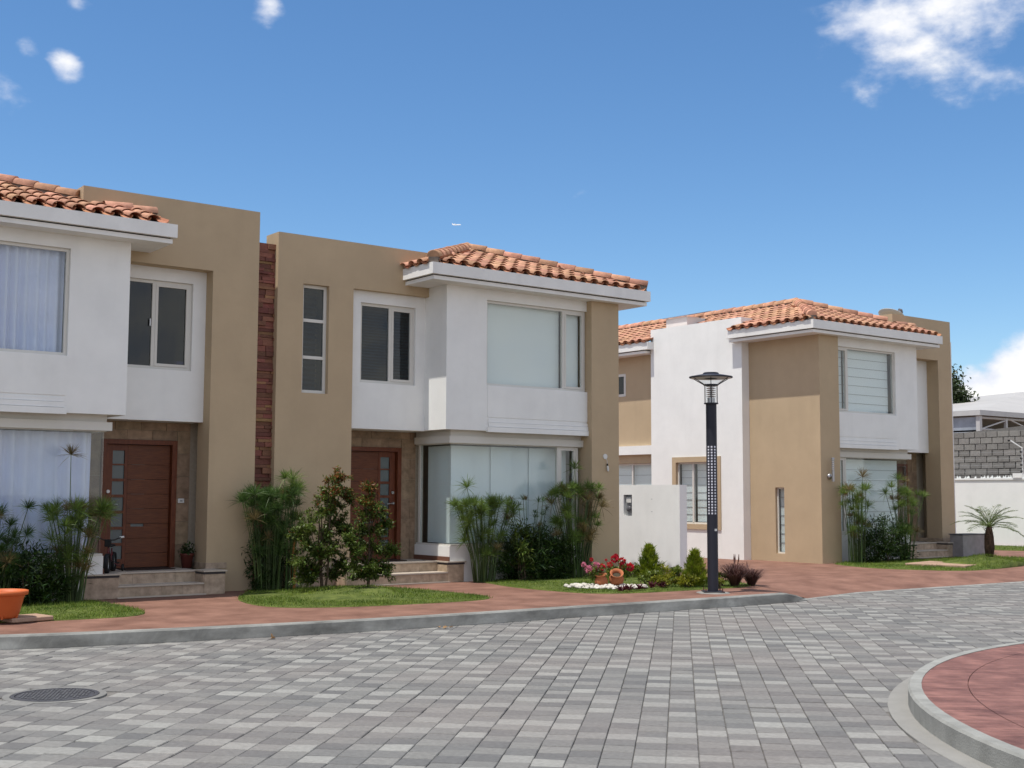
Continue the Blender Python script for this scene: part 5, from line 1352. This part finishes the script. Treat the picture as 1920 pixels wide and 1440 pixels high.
# palm on the mound
def palm(loc, label):
    root = empty('palm', loc); tag(root, label, 'palm')
    b = MB(); pts = [(0, 0, -.05), (.01, 0, .25), (.0, 0, .62), (.02, 0, .92)]; b.tube(pts, [.11, .15, .135, .08], 12); b.obj('trunk', palmbark, root, smooth=True)
    b = MB()
    for k in range(90):
        z = random.uniform(.02, .9); w = k * 2.4; r_ = .145
        d = Vector((math.cos(w), math.sin(w), .55)).normalized(); p0 = Vector((r_ * .85 * math.cos(w), r_ * .85 * math.sin(w), z)); t = Vector((-math.sin(w), math.cos(w), 0))
        b.add([tuple(p0 - t * .03), tuple(p0 + t * .03), tuple(p0 + d * .055)], [(0, 1, 2)])
    o = b.obj('trunk_scales', palmbark, root, weld=False); o['kind'] = 'stuff'
    nf = 19
    for k in range(nf):
        w = k * 2.39996 + random.uniform(-.15, .15); el = R(82 - 70 * (k / nf) ** .85 + random.uniform(-5, 5)); L = random.uniform(.95, 1.2)
        hd = Vector((math.cos(w), math.sin(w), 0)); n = 9; sp = []
        p = Vector((0.02, 0, .90)); e = el
        for i in range(n):
            sp.append(p.copy()); p = p + (hd * math.cos(e) + Vector((0, 0, math.sin(e)))) * (L / (n - 1)); e -= R(8.0)
        b = MB(); b.tube(sp, [.012 * (1 - i / n) + .003 for i in range(n)], 5, cap=False)
        fo = b.obj('frond', L_palm, root, weld=False)
        q = []; dd = []; ln = []
        sd_ = hd.cross(Vector((0, 0, 1)))
        for j in range(34):
            t = .16 + .84 * j / 33; i = min(int(t * (n - 1)), n - 2); f_ = t * (n - 1) - i; P0 = sp[i].lerp(sp[i + 1], f_); tg = (sp[i + 1] - sp[i]).normalized()
            for s_ in (-1, 1):
                q.append(P0); dd.append(sd_ * s_ * .85 + tg * .75 + Vector((0, 0, .22 - random.uniform(0, .35)))); ln.append(.30 * math.sin(math.pi * (.12 + .80 * t)) * random.uniform(.85, 1.1))
        V, F = leaves(np.array(q), np.array(dd), np.array(ln), .013, .12)
        link('leaflets', npmesh('leaflets', V, F, L_palm), fo)['kind'] = 'stuff'
    return root
palm((26.55, 16.50, .22), 'small feathery palm on a grassy mound by the right house').scale = (.76, .76, .72)

# orange pot at the left edge
op = empty('plastic_pot', (4.42, 16.12, .065)); tag(op, 'large empty orange plastic pot at the left edge', 'pot')
b = MB(); b.lathe([(.0001, 0), (.175, 0), (.19, .02), (.205, .045), (.26, .27), (.27, .28), (.30, .282), (.305, .33), (.285, .335), (.265, .28), (.20, .06), (.0001, .05)], 40); b.obj('body', plast_or, op, smooth=False)
for p_ in op.children[0].data.polygons: p_.use_smooth = True
b = MB()
for k in range(6):
    w = k * math.pi / 3 + .3; b.tube([(.205 * math.cos(w), .205 * math.sin(w), .04), (.19 * math.cos(w), .19 * math.sin(w), -.004)], .014, 6)
b.obj('foot', plast_or, op)
# porch pots and child's bicycle at the left house
for (loc, s, lb, hh) in ((wA(.98, .40, .378), 1.0, 'reddish pot with a small plant on the left house\'s porch', .2), (wA(.90, .56, .378), .75, 'dark slim pot behind the reddish pot on the left porch', .34)):
    r_ = empty('potted_plant', loc); r_.scale = (s, s, s); tag(r_, lb, 'potted plant')
    b = MB(); b.lathe([(.0001, 0), (.075, 0), (.105, .20), (.115, .205), (.115, .235), (.10, .235), (.09, .20), (.0001, .19)], 20); b.obj('pot', mat('dark_red_pot', (.10, .025, .018), .6) if s == 1 else mat('dark_pot', (.03, .02, .02), .6), r_, smooth=True)
    n = 150; P = RNG.normal(size=(n, 3)) * np.array([.06, .06, .05]) + np.array([0, 0, .28]); V, F = leaves(P, RNG.normal(size=(n, 3)) + np.array([0, 0, .6]), RNG.uniform(.03, .07, n), RNG.uniform(.02, .035, n))
    link('leaves', npmesh('leaves', V, F, L_dark), r_)['kind'] = 'stuff'
    b = MB(); b.tube([(0, 0, .18), (0, 0, .30)], .006, 5); b.obj('stem', bark, r_)

bk = empty('child_bicycle', wA(2.40, -.02, .378), R(62)); tag(bk, 'small black child\'s bicycle with training wheels seen end-on beside the left front door', 'bicycle')
def wheel(x, z, r_, y=0, nm='wheel', w=.034):
    b = MB(); prof = [(r_ - .03, -w * .6), (r_ - .008, -w), (r_, -w * .4), (r_, w * .4), (r_ - .008, w), (r_ - .03, w * .6), (r_ - .03, -w * .6)]
    b.lathe(prof, 24, mp=lambda q: (x + q[0], y + q[2], z + q[1])); o = b.obj(nm, blackm, bk)
    b = MB(); b.lathe([(r_ - .03, -.008), (r_ - .04, 0), (r_ - .03, .008)], 24, mp=lambda q: (x + q[0], y + q[2], z + q[1]))
    for k in range(8):
        a = k * math.pi / 4; b.tube([(x, y, z), (x + (r_ - .03) * math.cos(a), y, z + (r_ - .03) * math.sin(a))], .002, 4, cap=False)
    b.obj('rim', metal, o, weld=False)
wheel(-.30, .15, .15); wheel(.30, .15, .15)
for y in (-.14, .14): wheel(.33, .055, .055, y, 'training_wheel', .016)
b = MB(); b.tube([(-.30, 0, .15), (-.22, 0, .38)], .012, 6); b.tube([(-.22, 0, .36), (.05, 0, .18), (.30, 0, .15)], .014, 6); b.tube([(.05, 0, .18), (.12, 0, .36)], .013, 6); b.tube([(.12, 0, .34), (.30, 0, .15)], .010, 6); b.tube([(.33, -.14, .055), (.30, 0, .13), (.33, .14, .055)], .008, 6); b.obj('frame', redp, bk)
b = MB(); b.tube([(-.22, 0, .38), (-.19, 0, .50)], .012, 6); b.tube([(-.16, -.17, .54), (-.19, -.08, .50), (-.19, .08, .50), (-.16, .17, .54)], .011, 6); b.obj('handlebar', blackm, bk)
for y in (-1, 1):
    b = MB(); b.tube([(-.16, .15 * y, .537), (-.13, .21 * y, .545)], .016, 8); b.obj('grip', wplast, bk)
b = MB(); b.lathe([(.0001, .03), (.05, .02), (.06, 0), (.0001, -.02)], 14, mp=lambda q: (.14 + q[0] * 1.9, q[1] * .9, .40 + q[2])); b.obj('saddle', blackm, bk, smooth=True)
b = MB(); b.box(-.30, -.26, -.05, .05, .40, .50); b.obj('front_bag', blackm, bk, bevel=.01)
b = MB(); b.tube([(.05, -.09, .14), (.05, .09, .22)], .008, 6); b.box(.02, .08, -.13, -.08, .13, .15); b.box(.02, .08, .08, .13, .21, .23); b.obj('pedals', blackm, bk)

# grey planter block right of the right house's steps
b = MB(); b.box(-.52, .52, -.2, .2, 0, .58); o = b.obj('planter_block', mat('grey_render', (.27, .25, .25), .9, .15, 5, bump=.3), None, bevel=.012); o.location = (29.92, 19.22, 0)
b = MB(); b.box(-.54, .54, -.22, .22, .58, .605); b.obj('capping', mat('dark_cap', (.10, .10, .11), .8), o, bevel=.006)
tag(o, 'low grey rendered block with dark capping beside the right house\'s steps', 'planter')

# ================================================================== BACKGROUND RIGHT
PX = 37.45
pw = empty('perimeter_wall', (PX, 10, 0)); tag(pw, 'long white perimeter wall behind the palm', 'wall')
b = MB(); b.box(0, .2, 0, 30, -.2, 2.13); b.obj('render', white, pw)
b = MB(); b.box(-.03, .23, 0, 30, 2.132, 2.19); b.obj('capping', white, pw)
b = MB()
for k in range(220):
    y = random.uniform(8, 20); h = random.uniform(.03, .11); q = random.uniform(-.0, .16)
    b.add([(q, y - .04, 2.19), (q + .01, y + .05, 2.19), (q + .05, y, 2.19), (q + .02, y + random.uniform(-.03, .03), 2.19 + h)], [(0, 1, 3), (1, 2, 3), (2, 0, 3)])
o = b.obj('glass_shards', mat('white_shards', (.6, .62, .6), .3), pw, weld=False); o['kind'] = 'stuff'
b = MB(); b.box(-.05, .25, 12.02, 12.34, 2.192, 2.34); b.obj('pier_cap', white, pw)
ef = empty('fence_post', (37.52, 22.05, 2.2)); tag(ef, 'white angled electric fence post on the perimeter wall', 'fence post')
b = MB(); b.tube([(0, 0, 0), (0, 0, .95), (-.1, .35, 1.2)], .028, 8); b.obj('pole', steelp, ef)
for k in range(5):
    b = MB(); z = .2 + k * .21; b.tube([(0, 0, z), (-.05, .05, z)] if k < 4 else [(-.1, .35, 1.2), (-.15, .4, 1.2)], .03, 8); b.obj('insulator', blackm, ef)
b = MB()
for k in range(4): b.tube([(-.05, -14, .2 + k * .21), (-.05, .05, .2 + k * .21), (-.05, 12, .2 + k * .21)], .003, 4, cap=False)
b.obj('wires', rod, ef, weld=False)
# concrete block wall behind
bw = empty('block_wall', (38.3, 10, 0)); tag(bw, 'rough grey concrete block wall rising behind the white perimeter wall', 'wall')
b = MB(); 
b.add([(.03, 0, 0), (.03, 30, 0), (.03, 30, 3.45), (.03, 14.8, 3.76), (.03, 12.4, 3.92), (.03, 0, 4.7), (.2, 0, 0), (.2, 30, 0), (.2, 30, 3.45), (.2, 14.8, 3.76), (.2, 12.4, 3.92), (.2, 0, 4.7)],
      [(0, 1, 2, 3, 4, 5), (6, 7, 8, 9, 10, 11), (0, 1, 7, 6), (1, 2, 8, 7), (2, 3, 9, 8), (3, 4, 10, 9), (4, 5, 11, 10), (5, 0, 6, 11)]); b.obj('mortar', cmort, bw)
cbm = unitbox('block', cblock, bev=.03)
for j in range(13):
    z = 2.1 + j * .21
    for i in range(16):
        y = 9.6 + i * .42 + (.21 if j % 2 else 0)
        top = 3.95 + (12.4 - y) * .065
        if z + .2 > top or 11.55 < y < 12.0: continue
        o = link('block', cbm, bw); o.location = (.02 - random.uniform(0, .012), y, z + .105); o.scale = (.05, .405 - random.uniform(0, .03), .195 - random.uniform(0, .02)); o.rotation_euler = (random.gauss(0, .012), 0, 0)
b = MB(); b.box(-.02, .16, 11.4, 11.72, 0, 3.93); b.obj('pillar', mat('pillar_concrete', (.23, .22, .205), .95, .15, 5, bump=.4), bw)
# warehouse
wh = empty('warehouse', (48, 30.1, 0)); tag(wh, 'large warehouse with a pale hipped sheet roof behind the block wall', 'warehouse')
b = MB(); b.add([(0, 0, 5.2), (42, 0, 5.2), (42, 10, 7.75), (20.5, 10, 7.75), (0, 20, 5.2), (42, 20, 5.2)], [(0, 1, 2, 3), (0, 3, 4), (4, 3, 2, 5)])
b.add([(0, 0, 5.05), (42, 0, 5.05), (42, 20, 5.05), (0, 20, 5.05)], [(0, 1, 2, 3)])
b.obj('roof', sheet, wh)
b = MB(); b.box(-.06, 42, -.06, -.002, 5.04, 5.26); b.box(-.06, -.002, -.002, 20, 5.04, 5.26); b.obj('gutter', steelp, wh)
b = MB(); b.box(.1, .16, .25, 3.6, 1.0, 4.98); b.obj('glazed_panel', mat('grey_glazing', (.30, .34, .39), .3, .25, 1.5), wh)
b = MB(); b.box(.02, .2, .02, .2, 0, 5.04); b.obj('post', steelp, wh)
b = MB(); b.box(.1, .2, .25, 3.6, 4.35, 4.42); b.obj('glazing_bar', steelp, wh)
b = MB(); b.box(.2, 42, 9, 9.2, 0, 5.0); b.box(.2, .4, 3.7, 9, 0, 5.0); b.obj('wall', mat('warehouse_shade', (.30, .28, .26), .9), wh)
for x in (2.1, 4.3, 6.6, 9.0, 12, 16, 20):
    b = MB(); b.box(x, x + .12, .05, .17, 0, 5.0); b.obj('column', steelp, wh)
b = MB(); b.tube([(.2, .1, 4.95), (42, .1, 4.95)], .05, 6); b.tube([(.2, .1, 4.45), (42, .1, 4.45)], .045, 6)
for k in range(12): b.tube([(.2 + k * 2.2, .1, 4.95 if k % 2 else 4.45), (.2 + (k + 1) * 2.2, .1, 4.45 if k % 2 else 4.95)], .035, 5)
b.obj('truss', steelp, wh)
for x in (1.6, 4.4):
    b = MB(); b.tube([(x, 1.5, 4.15), (x + 1.6, 1.5, 4.15)], .09, 8); b.obj('duct', blackm, wh)

# tree behind the right house
tr = empty('tree', (58, 39.0, .9)); tag(tr, 'dark leafy tree showing past the right house\'s edge', 'tree')
b = MB(); b.tube([(0, 0, 0), (.1, 0, 3), (.0, .1, 5.2), (.2, 0, 6.3)], [.25, .2, .14, .06], 10)
limbs = []
for k in range(12):
    z = random.uniform(3.6, 6.0); w = random.uniform(0, 6.28); r_ = random.uniform(.6, 1.6)
    e = (r_ * math.cos(w), r_ * math.sin(w), z + random.uniform(.3, 1.2)); limbs.append(e); b.tube([(0, 0, z), (e[0] * .5, e[1] * .5, (z + e[2]) / 2 + .1), e], [.09, .05, .02], 6, cap=False)
b.obj('trunk', bark, tr, weld=False)
limbs = np.array(limbs + [(.2, 0, 6.6), (.1, .3, 6.9), (-.4, .5, 6.3), (.5, -.5, 6.0), (.9, -.8, 5.4)])
n = 7000; P = limbs[RNG.integers(0, len(limbs), n)] + RNG.normal(size=(n, 3)) * .33
V, F = leaves(P, RNG.normal(size=(n, 3)), RNG.uniform(.14, .28, n), RNG.uniform(.08, .14, n))
link('crown', npmesh('crown', V, F, L_tree), tr)['kind'] = 'stuff'; tr.scale = (1.0, 1.0, 1.0)

# aeroplane far off
pd = Vector((0.556, 0.803, 0.213)).normalized()
ap = empty('airplane', CAMP + pd * 1500); tag(ap, 'tiny distant airliner in the blue sky above the middle house', 'airplane')
ap.rotation_euler = (0, 0, R(140)); ap.scale = (.6, .6, .6)
b = MB(); b.tube([(-9, 0, 0), (-7, 0, .2), (6, 0, .2), (9, 0, .6)], [.2, 1.0, 1.0, .2], 10); b.obj('fuselage', mat('plane_white', (.8, .8, .8), .4), ap)
for s_ in (-1, 1):
    b = MB(); b.add([(-2, 0, 0), (2, 0, 0), (4.2, 9 * s_, .8), (3, 9 * s_, .8), (-2, 0, -.3), (2, 0, -.3), (4.2, 9 * s_, .7), (3, 9 * s_, .7)], [(0, 1, 2, 3), (4, 5, 6, 7), (0, 1, 5, 4), (1, 2, 6, 5), (2, 3, 7, 6), (3, 0, 4, 7)]); b.obj('wing', MATS['plane_white'], ap)
b = MB(); b.add([(6, 0, .8), (8.5, 0, .8), (9.4, .0, 3.6), (8.2, 0, 3.6), (6, .2, .8), (8.5, .2, .8), (9.4, .2, 3.6), (8.2, .2, 3.6)], [(0, 1, 2, 3), (4, 5, 6, 7), (0, 1, 5, 4), (1, 2, 6, 5), (2, 3, 7, 6), (3, 0, 4, 7)]); b.obj('tail', MATS['plane_white'], ap)

# dry leaves by the kerb
n = 9
lm = leafmat('dry_leaf', (.26, .16, .07), (.34, .22, .10), .3, .2)
for k, (x, y) in enumerate([(6.98, 14.02), (7.05, 14.06), (7.02, 13.98), (9.3, 13.8), (9.42, 13.78), (9.36, 13.75), (9.5, 13.79)]):
    V, F = leaves(np.array([[0, 0, 0.]]), np.array([[random.gauss(0, 1), random.gauss(0, 1), .15]]), [.09], [.05])
    o = link('fallen_leaf', npmesh('fallen_leaf', V, F, lm)); o.location = (x, y - .06, KZ + .012)
    tag(o, 'dry fallen leaf against the kerb before the left house' if k < 3 else 'dry fallen leaf against the kerb before the smaller shrub', 'leaf', 'dry leaves left of the two litter spots' if k < 3 else 'dry leaves right of the two litter spots')
